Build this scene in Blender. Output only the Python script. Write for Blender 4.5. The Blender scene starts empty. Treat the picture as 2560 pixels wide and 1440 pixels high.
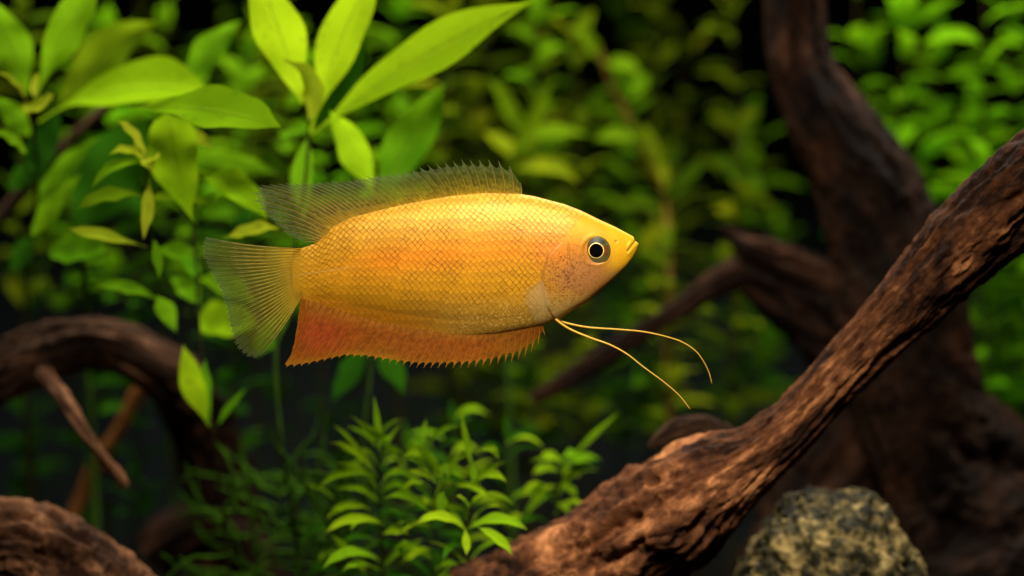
import bpy, math, random
import numpy as np
from mathutils import Vector, Matrix

# ------------------------------------------------------------------ camera, light, exposure
S = 1e-4            # one photograph pixel at the fish's distance, in metres
D = 0.60            # camera to fish
sc = bpy.context.scene
col = sc.collection
cam = bpy.data.objects.new('camera', bpy.data.cameras.new('camera'))
col.objects.link(cam)
cam.location = (0, -D, 0)
cam.rotation_euler = (math.radians(90), 0, 0)
cam.data.sensor_width = 36
cam.data.lens = 36 * D / (2560 * S)
cam.data.clip_start = 0.01
cam.data.clip_end = 20
cam.data.dof.use_dof = True
cam.data.dof.focus_distance = D - 0.004
cam.data.dof.aperture_fstop = cam.data.lens / 17.0
sc.camera = cam

w = bpy.data.worlds.new('World')
sc.world = w
w.use_nodes = True
w.node_tree.nodes['Background'].inputs[0].default_value = (0.60, 0.80, 1.0, 1)
w.node_tree.nodes['Background'].inputs[1].default_value = 0.003

def area(name, loc, aim, sx, sy, power, color, spread=180):
    l = bpy.data.lights.new(name, 'AREA')
    l.shape = 'RECTANGLE'; l.size = sx; l.size_y = sy
    l.energy = power; l.color = color; l.spread = math.radians(spread)
    o = bpy.data.objects.new(name, l); col.objects.link(o)
    o.location = loc
    o.rotation_euler = (Vector(aim) - Vector(loc)).to_track_quat('-Z', 'Y').to_euler()
    return o

# the tank's lamp bar over the plants, and the lamp over the front glass that lights the fish's flank
area('tank_lamp', (0.0, 0.13, 0.20), (0.0, 0.13, -0.1), 0.56, 0.08, 1.5, (1.0, 0.95, 0.80), 130)
area('front_lamp', (0.03, -0.27, 0.235), (0.01, 0.0, -0.015), 0.12, 0.08, 0.268, (1.0, 0.93, 0.80), 52)

sc.view_settings.view_transform = 'Standard'
sc.view_settings.look = 'None'
sc.view_settings.exposure = 0
sc.view_settings.gamma = 1
sc.view_settings.use_curve_mapping = False
sc.render.engine = 'CYCLES'
sc.cycles.use_denoising = True
sc.cycles.max_bounces = 8
sc.cycles.transparent_max_bounces = 24
sc.cycles.caustics_reflective = False
sc.cycles.caustics_refractive = False

# ------------------------------------------------------------------ helpers
rng = np.random.default_rng(7)
GROUND_Z = -0.122

def P(px, py, d=0.0):
    k = S * (D + d) / D
    return np.array([(px - 1280) * k, d, (720 - py) * k])

def K(d):
    return S * (D + d) / D

def _hash(ix, iy, iz, seed):
    h = (ix * 374761393 + iy * 668265263 + iz * 2147483647 + seed * 974634777) & 0xFFFFFFFF
    h = ((h ^ (h >> 13)) * 1274126177) & 0xFFFFFFFF
    h = ((h ^ (h >> 16)) * 2246822519) & 0xFFFFFFFF
    return ((h ^ (h >> 15)) & 0xFFFFFF) / float(0xFFFFFF)

def vnoise(x, y, z, seed=0):
    x, y, z = np.broadcast_arrays(np.asarray(x, float), np.asarray(y, float), np.asarray(z, float))
    ix, iy, iz = np.floor(x).astype(np.int64), np.floor(y).astype(np.int64), np.floor(z).astype(np.int64)
    fx, fy, fz = x - ix, y - iy, z - iz
    fx, fy, fz = [f * f * f * (f * (f * 6 - 15) + 10) for f in (fx, fy, fz)]
    r = 0
    for dx in (0, 1):
        for dy in (0, 1):
            for dz in (0, 1):
                wgt = (fx if dx else 1 - fx) * (fy if dy else 1 - fy) * (fz if dz else 1 - fz)
                r = r + wgt * _hash(ix + dx, iy + dy, iz + dz, seed)
    return r * 2 - 1

def fbm(x, y, z, seed=0, octs=4, gain=0.5):
    r, a, f = 0, 1.0, 1.0
    for o in range(octs):
        r = r + a * vnoise(x * f + 13.1 * o, y * f - 7.7 * o, z * f + 3.3 * o, seed + o)
        a *= gain; f *= 2.03
    return r

def sstep(a, b, x):
    t = np.clip((x - a) / (b - a), 0, 1)
    return t * t * (3 - 2 * t)

def mesh_np(name, V, quads, mat=None, attrs=None, uv=None, smooth=True):
    """quads: (n,4) array; a repeated last index makes a triangle."""
    me = bpy.data.meshes.new(name)
    V = np.asarray(V, np.float32)
    Q = np.asarray(quads, np.int32)
    if Q.shape[1] == 4:
        tri = Q[:, 2] == Q[:, 3]
        sizes = np.where(tri, 3, 4).astype(np.int32)
        mask = np.ones(Q.shape, bool); mask[tri, 3] = False
        loops = Q[mask]
    else:
        sizes = np.full(len(Q), 3, np.int32); loops = Q.ravel()
    me.vertices.add(len(V)); me.vertices.foreach_set('co', V.ravel())
    me.loops.add(len(loops)); me.loops.foreach_set('vertex_index', loops.astype(np.int32))
    starts = np.concatenate([[0], np.cumsum(sizes)[:-1]]).astype(np.int32)
    me.polygons.add(len(Q)); me.polygons.foreach_set('loop_start', starts)
    me.polygons.foreach_set('loop_total', sizes)
    me.polygons.foreach_set('use_smooth', np.full(len(Q), smooth))
    me.update(calc_edges=True)
    for an, av in (attrs or {}).items():
        av = np.asarray(av, np.float32)
        if av.ndim == 1:
            a = me.attributes.new(an, 'FLOAT', 'POINT'); a.data.foreach_set('value', av)
        elif av.shape[1] == 3:
            a = me.attributes.new(an, 'FLOAT_VECTOR', 'POINT'); a.data.foreach_set('vector', av.ravel())
        else:
            a = me.attributes.new(an, 'FLOAT_COLOR', 'POINT'); a.data.foreach_set('color', av.ravel())
    if uv is not None:
        l = me.uv_layers.new(name='UVMap')
        l.data.foreach_set('uv', np.asarray(uv, np.float32)[loops].ravel())
    if mat is not None:
        me.materials.append(mat)
    me.validate()
    return me

def obj(name, me, parent=None, loc=(0, 0, 0)):
    o = bpy.data.objects.new(name, me)
    col.objects.link(o)
    o.location = loc
    if parent is not None:
        o.parent = parent
    return o

def tag(o, label, cat, group=None, kind=None):
    o['label'] = label
    o['category'] = cat
    if group: o['group'] = group
    if kind: o['kind'] = kind
    return o

def thing(name, loc, label, cat, group=None):
    o = bpy.data.objects.new(name, None)
    o.empty_display_size = 0.01
    col.objects.link(o); o.location = loc
    return tag(o, label, cat, group)

def grid_quads(n, m, wrap=False):
    i = np.arange(n - 1)[:, None]
    j = np.arange(m if wrap else m - 1)[None, :]
    j2 = (j + 1) % m
    a = i * m + j; b = i * m + j2; c = (i + 1) * m + j2; d = (i + 1) * m + j
    return np.stack([a, b, c, d], -1).reshape(-1, 4)

def catmull(pts, n):
    pts = np.asarray(pts, float)
    ext = np.vstack([2 * pts[0] - pts[1], pts, 2 * pts[-1] - pts[-2]])
    seg = np.linalg.norm(np.diff(pts[:, :2], axis=0), axis=1)
    seg = np.maximum(seg, 1e-9)
    cum = np.concatenate([[0], np.cumsum(seg)])
    u = np.linspace(0, cum[-1], n)
    k = np.clip(np.searchsorted(cum, u, side='right') - 1, 0, len(seg) - 1)
    t = ((u - cum[k]) / seg[k])[:, None]
    p0, p1, p2, p3 = ext[k], ext[k + 1], ext[k + 2], ext[k + 3]
    return 0.5 * (2 * p1 + (p2 - p0) * t + (2 * p0 - 5 * p1 + 4 * p2 - p3) * t * t + (3 * p1 - p0 - 3 * p2 + p3) * t ** 3)

def frames(C):
    T = np.gradient(C, axis=0)
    T /= np.linalg.norm(T, axis=1)[:, None] + 1e-12
    N = np.zeros_like(C); B = np.zeros_like(C)
    n = np.cross(T[0], [0.13, -1, 0.07]); n /= np.linalg.norm(n)
    for i in range(len(C)):
        n = n - T[i] * np.dot(n, T[i]); n /= np.linalg.norm(n)
        N[i] = n; B[i] = np.cross(T[i], n)
    return T, N, B

def tube(name, C, R, m, mat, loc, disp=None, attrs_extra=None):
    """closed tube along centres C (n,3) with radii R (n,)"""
    n = len(C)
    T, N, B = frames(C)
    a = np.linspace(0, 2 * np.pi, m, endpoint=False)[None, :]
    rad = np.repeat(R[:, None], m, 1)
    s = np.concatenate([[0], np.cumsum(np.linalg.norm(np.diff(C, axis=0), axis=1))])[:, None] + 0 * a
    at = {}
    if disp is not None:
        rad, at = disp(rad, a + 0 * rad, s)
    V = C[:, None, :] + rad[..., None] * (np.cos(a)[..., None] * N[:, None, :] + np.sin(a)[..., None] * B[:, None, :])
    V = V.reshape(-1, 3)
    Q = grid_quads(n, m, True)
    V = np.vstack([V, C[0] - T[0] * R[0] * 0.15, C[-1] + T[-1] * R[-1] * 0.15])
    j = np.arange(m); j2 = (j + 1) % m
    c0 = np.full(m, n * m); c1 = c0 + 1
    Q = np.vstack([Q, np.stack([j2, j, c0, c0], 1), np.stack([(n - 1) * m + j, (n - 1) * m + j2, c1, c1], 1)])
    A = {}
    for k, v in at.items():
        v = v.reshape(n * m, -1) if v.ndim == 3 else v.reshape(n * m)
        A[k] = np.concatenate([v, v[:1], v[-1:]])
    return mesh_np(name, V - np.asarray(loc), Q, mat, A)

# ------------------------------------------------------------------ materials
def newmat(name):
    m = bpy.data.materials.new(name)
    m.use_nodes = True
    nt = m.node_tree
    nt.nodes.clear()
    return m, nt, nt.nodes, nt.links

def nd(N, typ, **kw):
    n = N.new(typ)
    for k, v in kw.items():
        setattr(n, k, v)
    return n

def ramp(N, stops):
    r = N.new('ShaderNodeValToRGB')
    e = r.color_ramp.elements
    while len(e) < len(stops):
        e.new(0.5)
    for i, (p, c) in enumerate(stops):
        e[i].position = p; e[i].color = (*c, 1)
    return r

def leaf_material(name, stops, trans=0.45, rough=0.42, tcol=(0.42, 0.58, 0.02), patch=0.35, tipc=None):
    """a thin leaf: gloss on top of diffuse reflection, and light coming through; object-random hue, mottling, veins"""
    m, nt, N, L = newmat(name)
    out = N.new('ShaderNodeOutputMaterial')
    info = N.new('ShaderNodeObjectInfo')
    uv = nd(N, 'ShaderNodeUVMap', uv_map='UVMap')
    tc = N.new('ShaderNodeTexCoord')
    nz = N.new('ShaderNodeTexNoise'); nz.inputs['Scale'].default_value = 140; nz.inputs['Detail'].default_value = 4
    L.new(tc.outputs['Object'], nz.inputs['Vector'])
    mix = nd(N, 'ShaderNodeMath', operation='MULTIPLY_ADD')
    L.new(nz.outputs['Fac'], mix.inputs[0]); mix.inputs[1].default_value = patch
    sub = nd(N, 'ShaderNodeMath', operation='MULTIPLY_ADD'); sub.inputs[1].default_value = 0.8; sub.inputs[2].default_value = 0.1 - patch * 0.5
    L.new(info.outputs['Random'], sub.inputs[0]); L.new(sub.outputs[0], mix.inputs[2])
    rp = ramp(N, stops); L.new(mix.outputs[0], rp.inputs[0])
    # veins: midrib plus slanting side veins from the leaf's own coordinates
    sep = N.new('ShaderNodeSeparateXYZ'); L.new(uv.outputs[0], sep.inputs[0])
    ab = nd(N, 'ShaderNodeMath', operation='SUBTRACT'); L.new(sep.outputs[1], ab.inputs[0]); ab.inputs[1].default_value = 0.5
    ab2 = nd(N, 'ShaderNodeMath', operation='ABSOLUTE'); L.new(ab.outputs[0], ab2.inputs[0])
    ph = nd(N, 'ShaderNodeMath', operation='MULTIPLY_ADD'); L.new(ab2.outputs[0], ph.inputs[0]); ph.inputs[1].default_value = -60; 
    ph2 = nd(N, 'ShaderNodeMath', operation='MULTIPLY'); L.new(sep.outputs[0], ph2.inputs[0]); ph2.inputs[1].default_value = 75
    L.new(ph2.outputs[0], ph.inputs[2])
    sn = nd(N, 'ShaderNodeMath', operation='SINE'); L.new(ph.outputs[0], sn.inputs[0])
    pw = nd(N, 'ShaderNodeMapRange'); L.new(sn.outputs[0], pw.inputs[0]); pw.inputs[1].default_value = 0.75; pw.inputs[2].default_value = 1.0
    mr = nd(N, 'ShaderNodeMapRange'); L.new(ab2.outputs[0], mr.inputs[0]); mr.inputs[1].default_value = 0.035; mr.inputs[2].default_value = 0.0
    mx = nd(N, 'ShaderNodeMath', operation='MAXIMUM'); L.new(mr.outputs[0], mx.inputs[0])
    pv = nd(N, 'ShaderNodeMath', operation='MULTIPLY'); L.new(pw.outputs[0], pv.inputs[0]); pv.inputs[1].default_value = 0.45
    L.new(pv.outputs[0], mx.inputs[1])
    vf = nd(N, 'ShaderNodeMath', operation='MULTIPLY'); L.new(mx.outputs[0], vf.inputs[0]); vf.inputs[1].default_value = 0.5
    cm = nd(N, 'ShaderNodeMix', data_type='RGBA'); L.new(vf.outputs[0], cm.inputs[0])
    L.new(rp.outputs[0], cm.inputs[6]); cm.inputs[7].default_value = (tcol[0] * 0.8, tcol[1] * 0.8, tcol[2] + 0.02, 1)
    colout = cm.outputs[2]
    if tipc:
        tm = nd(N, 'ShaderNodeMapRange'); L.new(sep.outputs[0], tm.inputs[0]); tm.inputs[1].default_value = 0.80; tm.inputs[2].default_value = 1.05
        tr_ = nd(N, 'ShaderNodeMath', operation='MULTIPLY'); L.new(tm.outputs[0], tr_.inputs[0]); L.new(info.outputs['Random'], tr_.inputs[1])
        c2 = nd(N, 'ShaderNodeMix', data_type='RGBA'); L.new(tr_.outputs[0], c2.inputs[0]); L.new(colout, c2.inputs[6]); c2.inputs[7].default_value = (*tipc, 1)
        colout = c2.outputs[2]
    n2 = N.new('ShaderNodeTexNoise'); n2.inputs['Scale'].default_value = 420; n2.inputs['Detail'].default_value = 3
    L.new(tc.outputs['Object'], n2.inputs['Vector'])
    sp = nd(N, 'ShaderNodeMapRange'); L.new(n2.outputs['Fac'], sp.inputs[0]); sp.inputs[1].default_value = 0.60; sp.inputs[2].default_value = 0.72; sp.inputs[4].default_value = 0.45
    c4 = nd(N, 'ShaderNodeMix', data_type='RGBA'); L.new(sp.outputs[0], c4.inputs[0]); L.new(colout, c4.inputs[6]); c4.inputs[7].default_value = (0.07, 0.10, 0.008, 1)
    colout = c4.outputs[2]
    bp = N.new('ShaderNodeBump'); bp.inputs['Strength'].default_value = 0.6; bp.inputs['Distance'].default_value = 0.0008
    hb = nd(N, 'ShaderNodeMath', operation='ADD'); L.new(mx.outputs[0], hb.inputs[0]); L.new(nz.outputs['Fac'], hb.inputs[1])
    L.new(hb.outputs[0], bp.inputs['Height'])
    pb = N.new('ShaderNodeBsdfPrincipled'); pb.inputs['Roughness'].default_value = rough; pb.inputs['Specular IOR Level'].default_value = 0.0
    L.new(colout, pb.inputs['Base Color']); L.new(bp.outputs[0], pb.inputs['Normal'])
    tb = N.new('ShaderNodeBsdfTranslucent')
    tmul = nd(N, 'ShaderNodeMix', data_type='RGBA'); tmul.inputs[0].default_value = 0.5
    L.new(colout, tmul.inputs[6]); tmul.inputs[7].default_value = (*tcol, 1)
    L.new(tmul.outputs[2], tb.inputs['Color']); L.new(bp.outputs[0], tb.inputs['Normal'])
    ms = N.new('ShaderNodeMixShader'); ms.inputs[0].default_value = trans
    L.new(pb.outputs[0], ms.inputs[1]); L.new(tb.outputs[0], ms.inputs[2]); L.new(ms.outputs[0], out.inputs[0])
    return m

M = {}
M['bright'] = leaf_material('bright_leaf', [(0.0, (0.20, 0.44, 0.006)), (0.5, (0.30, 0.56, 0.006)), (1.0, (0.42, 0.62, 0.008))], 0.5, tcol=(0.50, 0.72, 0.01))
M['mid'] = leaf_material('green_leaf', [(0.0, (0.07, 0.25, 0.005)), (0.5, (0.13, 0.34, 0.005)), (1.0, (0.21, 0.43, 0.006))], 0.45, tcol=(0.28, 0.55, 0.008))
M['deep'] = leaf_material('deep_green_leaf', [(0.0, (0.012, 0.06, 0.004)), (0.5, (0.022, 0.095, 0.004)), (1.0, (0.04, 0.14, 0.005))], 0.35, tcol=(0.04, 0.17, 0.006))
M['olive'] = leaf_material('olive_leaf', [(0.0, (0.12, 0.24, 0.004)), (0.5, (0.17, 0.30, 0.004)), (1.0, (0.23, 0.36, 0.006))], 0.5, tcol=(0.34, 0.48, 0.008))
M['yellow'] = leaf_material('young_leaf', [(0.0, (0.30, 0.42, 0.012)), (0.5, (0.42, 0.50, 0.015)), (1.0, (0.52, 0.55, 0.03))], 0.45, tcol=(0.60, 0.65, 0.03))
M['bg'] = leaf_material('background_leaf', [(0.0, (0.012, 0.045, 0.003)), (0.35, (0.05, 0.11, 0.003)), (0.7, (0.17, 0.24, 0.004)), (1.0, (0.42, 0.42, 0.010))], 0.42, tcol=(0.22, 0.32, 0.006))
M['bg_right'] = leaf_material('background_leaf_fresh', [(0.0, (0.05, 0.22, 0.004)), (0.5, (0.12, 0.38, 0.004)), (1.0, (0.26, 0.52, 0.006))], 0.48, tcol=(0.26, 0.60, 0.006))
M['bush'] = leaf_material('bush_leaf', [(0.0, (0.14, 0.34, 0.005)), (0.5, (0.26, 0.48, 0.006)), (1.0, (0.40, 0.58, 0.008))], 0.40, tcol=(0.30, 0.55, 0.01), tipc=(0.22, 0.12, 0.03))
M['bush_shaded'] = leaf_material('bush_shaded_leaf', [(0.0, (0.015, 0.07, 0.004)), (0.5, (0.03, 0.12, 0.004)), (1.0, (0.06, 0.18, 0.005))], 0.35, tcol=(0.07, 0.22, 0.006))  # shade inside the bush, put into a darker copy of its leaf green

def simple(name, c1, c2, scale=200, rough=0.6, bump=0.3, dist=0.0005, spec=0.25):
    m, nt, N, L = newmat(name)
    out = N.new('ShaderNodeOutputMaterial')
    tc = N.new('ShaderNodeTexCoord')
    nz = N.new('ShaderNodeTexNoise'); nz.inputs['Scale'].default_value = scale; nz.inputs['Detail'].default_value = 6
    L.new(tc.outputs['Object'], nz.inputs['Vector'])
    rp = ramp(N, [(0.3, c1), (0.7, c2)]); L.new(nz.outputs['Fac'], rp.inputs[0])
    bp = N.new('ShaderNodeBump'); bp.inputs['Strength'].default_value = bump; bp.inputs['Distance'].default_value = dist
    L.new(nz.outputs['Fac'], bp.inputs['Height'])
    pb = N.new('ShaderNodeBsdfPrincipled'); pb.inputs['Roughness'].default_value = rough; pb.inputs['Specular IOR Level'].default_value = spec
    L.new(rp.outputs[0], pb.inputs['Base Color']); L.new(bp.outputs[0], pb.inputs['Normal']); L.new(pb.outputs[0], out.inputs[0])
    return m

M['stem'] = simple('green_stem', (0.025, 0.055, 0.006), (0.05, 0.10, 0.010), 160, 0.8, 0.3, 0.0005, 0.03)
M['stem_brown'] = simple('brown_stem', (0.012, 0.010, 0.004), (0.035, 0.024, 0.008), 160, 0.8, 0.3, 0.0005, 0.03)
M['soil'] = simple('aquarium_soil', (0.006, 0.005, 0.004), (0.03, 0.022, 0.016), 420, 0.9, 1.0, 0.003)
M['wall'] = simple('back_panel', (0.009, 0.016, 0.019), (0.014, 0.022, 0.025), 6, 0.7, 0.0)
M['moss'] = simple('moss_green', (0.012, 0.04, 0.002), (0.04, 0.10, 0.004), 300, 0.8, 0.3, 0.0005, 0.03)

def wood_material(name, dark, mid, light, gloss=0.45):
    m, nt, N, L = newmat(name)
    out = N.new('ShaderNodeOutputMaterial')
    g = nd(N, 'ShaderNodeAttribute', attribute_name='grain')
    c = nd(N, 'ShaderNodeAttribute', attribute_name='wco')
    nz = N.new('ShaderNodeTexNoise'); nz.inputs['Scale'].default_value = 1.0; nz.inputs['Detail'].default_value = 8; nz.inputs['Roughness'].default_value = 0.65
    L.new(c.outputs['Vector'], nz.inputs['Vector'])
    ad = nd(N, 'ShaderNodeMath', operation='MULTIPLY_ADD'); L.new(nz.outputs['Fac'], ad.inputs[0]); ad.inputs[1].default_value = 0.9
    L.new(g.outputs['Fac'], ad.inputs[2])
    rp = ramp(N, [(0.35, dark), (0.7, mid), (1.05 if False else 1.0, light)])
    L.new(ad.outputs[0], rp.inputs[0])
    bp = N.new('ShaderNodeBump'); bp.inputs['Strength'].default_value = 0.9; bp.inputs['Distance'].default_value = 0.0012
    L.new(nz.outputs['Fac'], bp.inputs['Height'])
    pb = N.new('ShaderNodeBsdfPrincipled'); pb.inputs['Roughness'].default_value = gloss + 0.2; pb.inputs['Specular IOR Level'].default_value = 0.06
    L.new(rp.outputs[0], pb.inputs['Base Color']); L.new(bp.outputs[0], pb.inputs['Normal']); L.new(pb.outputs[0], out.inputs[0])
    return m

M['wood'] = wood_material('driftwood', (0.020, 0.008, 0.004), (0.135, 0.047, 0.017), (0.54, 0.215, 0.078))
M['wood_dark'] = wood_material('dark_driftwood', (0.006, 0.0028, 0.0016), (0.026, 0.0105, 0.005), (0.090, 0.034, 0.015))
M['wood_pale'] = wood_material('weathered_driftwood', (0.03, 0.012, 0.006), (0.20, 0.085, 0.038), (0.62, 0.30, 0.14))
M['wood_mid'] = wood_material('brown_driftwood', (0.018, 0.009, 0.005), (0.075, 0.034, 0.018), (0.20, 0.095, 0.050))
M['twig_orange'] = wood_material('orange_twig', (0.10, 0.035, 0.008), (0.24, 0.085, 0.018), (0.34, 0.13, 0.03))
M['twig_dark'] = wood_material('dark_twig', (0.03, 0.018, 0.008), (0.07, 0.035, 0.016), (0.12, 0.06, 0.03))

def stone_material():
    m, nt, N, L = newmat('pitted_stone')
    out = N.new('ShaderNodeOutputMaterial')
    tc = N.new('ShaderNodeTexCoord')
    nz = N.new('ShaderNodeTexNoise'); nz.inputs['Scale'].default_value = 190; nz.inputs['Detail'].default_value = 8
    L.new(tc.outputs['Object'], nz.inputs['Vector'])
    a = nd(N, 'ShaderNodeAttribute', attribute_name='stain')
    ad = nd(N, 'ShaderNodeMath', operation='ADD'); L.new(nz.outputs['Fac'], ad.inputs[0]); L.new(a.outputs['Fac'], ad.inputs[1])
    rp = ramp(N, [(0.34, (0.010, 0.008, 0.003)), (0.53, (0.055, 0.042, 0.013)), (0.82, (0.30, 0.21, 0.070))]); L.new(ad.outputs[0], rp.inputs[0])
    bp = N.new('ShaderNodeBump'); bp.inputs['Strength'].default_value = 0.8; bp.inputs['Distance'].default_value = 0.001
    L.new(nz.outputs['Fac'], bp.inputs['Height'])
    pb = N.new('ShaderNodeBsdfPrincipled'); pb.inputs['Roughness'].default_value = 0.75; pb.inputs['Specular IOR Level'].default_value = 0.2
    L.new(rp.outputs[0], pb.inputs['Base Color']); L.new(bp.outputs[0], pb.inputs['Normal']); L.new(pb.outputs[0], out.inputs[0])
    return m
M['stone'] = stone_material()

def fish_skin():
    m, nt, N, L = newmat('fish_skin')
    out = N.new('ShaderNodeOutputMaterial')
    c = nd(N, 'ShaderNodeAttribute', attribute_name='tint')
    pb = N.new('ShaderNodeBsdfPrincipled')
    pb.inputs['Roughness'].default_value = 0.45; pb.inputs['Specular IOR Level'].default_value = 0.18
    pb.inputs['Metallic'].default_value = 0.12
    pb.inputs['Subsurface Weight'].default_value = 0.12
    pb.inputs['Subsurface Radius'].default_value = (1.0, 0.5, 0.15); pb.inputs['Subsurface Scale'].default_value = 0.0003
    L.new(c.outputs['Color'], pb.inputs['Base Color']); L.new(pb.outputs[0], out.inputs[0])
    return m
M['fish'] = fish_skin()

def fin_material(name, rough=0.5, trans=0.5):
    m, nt, N, L = newmat(name)
    out = N.new('ShaderNodeOutputMaterial')
    c = nd(N, 'ShaderNodeAttribute', attribute_name='tint')
    a = nd(N, 'ShaderNodeAttribute', attribute_name='cover')
    pb = N.new('ShaderNodeBsdfPrincipled'); pb.inputs['Roughness'].default_value = rough; pb.inputs['Specular IOR Level'].default_value = 0.2
    tb = N.new('ShaderNodeBsdfTranslucent'); L.new(c.outputs['Color'], pb.inputs['Base Color']); L.new(c.outputs['Color'], tb.inputs['Color'])
    m1 = N.new('ShaderNodeMixShader'); m1.inputs[0].default_value = trans; L.new(pb.outputs[0], m1.inputs[1]); L.new(tb.outputs[0], m1.inputs[2])
    tr = N.new('ShaderNodeBsdfTransparent'); tr.inputs[0].default_value = (0.95, 0.96, 0.84, 1)
    m2 = N.new('ShaderNodeMixShader'); L.new(a.outputs['Fac'], m2.inputs[0]); L.new(tr.outputs[0], m2.inputs[1]); L.new(m1.outputs[0], m2.inputs[2])
    L.new(m2.outputs[0], out.inputs[0])
    return m
M['fin'] = fin_material('fin_membrane')
M['ray'] = fin_material('fin_ray', 0.3, 0.25)

def eye_material():
    m, nt, N, L = newmat('eye_iris')
    out = N.new('ShaderNodeOutputMaterial')
    c = nd(N, 'ShaderNodeAttribute', attribute_name='tint')
    pb = N.new('ShaderNodeBsdfPrincipled'); pb.inputs['Roughness'].default_value = 0.4; pb.inputs['Metallic'].default_value = 0.0
    pb.inputs['Specular IOR Level'].default_value = 0.15; pb.inputs['Coat Weight'].default_value = 0.0; pb.inputs['Coat Roughness'].default_value = 0.05
    L.new(c.outputs['Color'], pb.inputs['Base Color']); L.new(pb.outputs[0], out.inputs[0])
    return m
M['iris'] = eye_material()
m_, nt_, N_, L_ = newmat('eye_pupil')
o_ = N_.new('ShaderNodeOutputMaterial'); p_ = N_.new('ShaderNodeBsdfPrincipled')
p_.inputs['Base Color'].default_value = (0.002, 0.002, 0.002, 1); p_.inputs['Roughness'].default_value = 0.08; p_.inputs['Specular IOR Level'].default_value = 0.1
L_.new(p_.outputs[0], o_.inputs[0]); M['pupil'] = m_
m_, nt_, N_, L_ = newmat('eye_gold_ring')
o_ = N_.new('ShaderNodeOutputMaterial'); p_ = N_.new('ShaderNodeBsdfPrincipled')
p_.inputs['Base Color'].default_value = (0.85, 0.55, 0.12, 1); p_.inputs['Roughness'].default_value = 0.3
L_.new(p_.outputs[0], o_.inputs[0]); M['gold'] = m_

# ------------------------------------------------------------------ the setting
def soil():
    n, m = 120, 160
    x = np.linspace(-0.6, 0.6, m)[None, :]; y = np.linspace(-0.35, 0.47, n)[:, None]
    X = x + 0 * y; Y = y + 0 * x
    Z = GROUND_Z + 0.004 * fbm(X * 12, Y * 12, 0, 3) + 0.0012 * vnoise(X * 150, Y * 150, 0, 5)
    o = obj('ground', mesh_np('ground', np.stack([X, Y, Z], -1).reshape(-1, 3), grid_quads(n, m), M['soil']))
    o['kind'] = 'structure'; o['label'] = 'dark aquarium soil under the plants and driftwood'
soil()
def panel():
    x0, x1, y0, y1, z0, z1 = -0.6, 0.6, 0.47, 0.476, -0.15, 0.30
    V = [(x, y, z) for x in (x0, x1) for y in (y0, y1) for z in (z0, z1)]
    Q = [(0, 1, 3, 2), (4, 6, 7, 5), (0, 4, 5, 1), (2, 3, 7, 6), (1, 5, 7, 3), (0, 2, 6, 4)]
    o = obj('back_wall', mesh_np('back_wall', V, np.array(Q), M['wall'], smooth=False))
    o['kind'] = 'structure'; o['label'] = 'dark blue-black back panel of the tank'
panel()

# ------------------------------------------------------------------ driftwood
def wood_disp(seed, amp=0.16, grain=0.10, twist=8.0, lump=22.0, fine=1.0):
    def f(rad, a, s):
        a2 = a + s * twist
        ca, sa = np.cos(a2), np.sin(a2)
        big = fbm(np.cos(a) * 0.9, np.sin(a) * 0.9, s * lump, seed, 3)
        gr = fbm(ca * 2.2 + 0.6 * big, sa * 2.2, s * 42, seed + 20, 5, 0.62)
        ridged = 1 - np.abs(gr) * 2.2
        holes = sstep(0.35, 0.75, fbm(ca * 1.7, sa * 1.7, s * 60, seed + 40, 3))
        peb = fbm(ca * 5, sa * 5, s * 190, seed + 60, 3)
        r = rad * (1 + amp * big + grain * (ridged - 0.45) - 0.16 * fine * holes + 0.035 * fine * peb)
        g = 0.30 * fbm(ca * 1.6, sa * 1.6, s * 60, seed + 90, 4, 0.6) + 0.10
        wco = np.stack([ca * 7, sa * 7, s * 330], -1)
        return r, {'grain': g, 'wco': wco}
    return f

def wood(name, pts, depth, n, m, mat, seed, label=None, cat=None, group=None, parent=None, base=None, **kw):
    """pts: (px, py, r_px[, depth]) along the piece"""
    pts = [(p[0], p[1], p[2], p[3] if len(p) > 3 else depth) for p in pts]
    c = catmull(pts, n)
    C = np.array([P(q[0], q[1], q[3]) for q in c])
    R = np.array([max(q[2], 2) * K(q[3]) for q in c])
    if parent is not None:
        loc = np.array(parent.location)
    else:
        loc = C[np.argmin(C[:, 2])] if base is None else np.array(base)
    me = tube(name, C, R, m, mat, loc, wood_disp(seed, **kw))
    o = obj(name, me, parent, (0, 0, 0) if parent is not None else loc)
    if label:
        tag(o, label, cat, group)
    return o

main = wood('driftwood_branch', [(900, 1700, 150, .045), (1207, 1570, 160, .043), (1480, 1418, 150, .040), (1663, 1297, 152, .036), (1775, 1208, 128, .034),
            (1891, 1138, 84, .032), (1990, 1052, 70, .030), (2060, 976, 66, .028), (2170, 860, 74, .026), (2265, 765, 84, .024), (2356, 660, 98, .022),
            (2458, 560, 110, .020), (2590, 455, 122, .018), (2760, 350, 130, .016)], .03, 460, 150, M['wood'], 11,
            'rough reddish-brown driftwood branch rising diagonally past the pitted stone', 'driftwood', amp=0.08, grain=0.085, twist=2.0, fine=1.0)
wood('knot', [(1622, 1118, 8), (1650, 1098, 20), (1700, 1072, 30), (1760, 1066, 30), (1810, 1095, 36), (1830, 1150, 40)], .062, 110, 64, M['wood_mid'], 15, parent=main, amp=0.16, grain=0.22)

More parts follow.
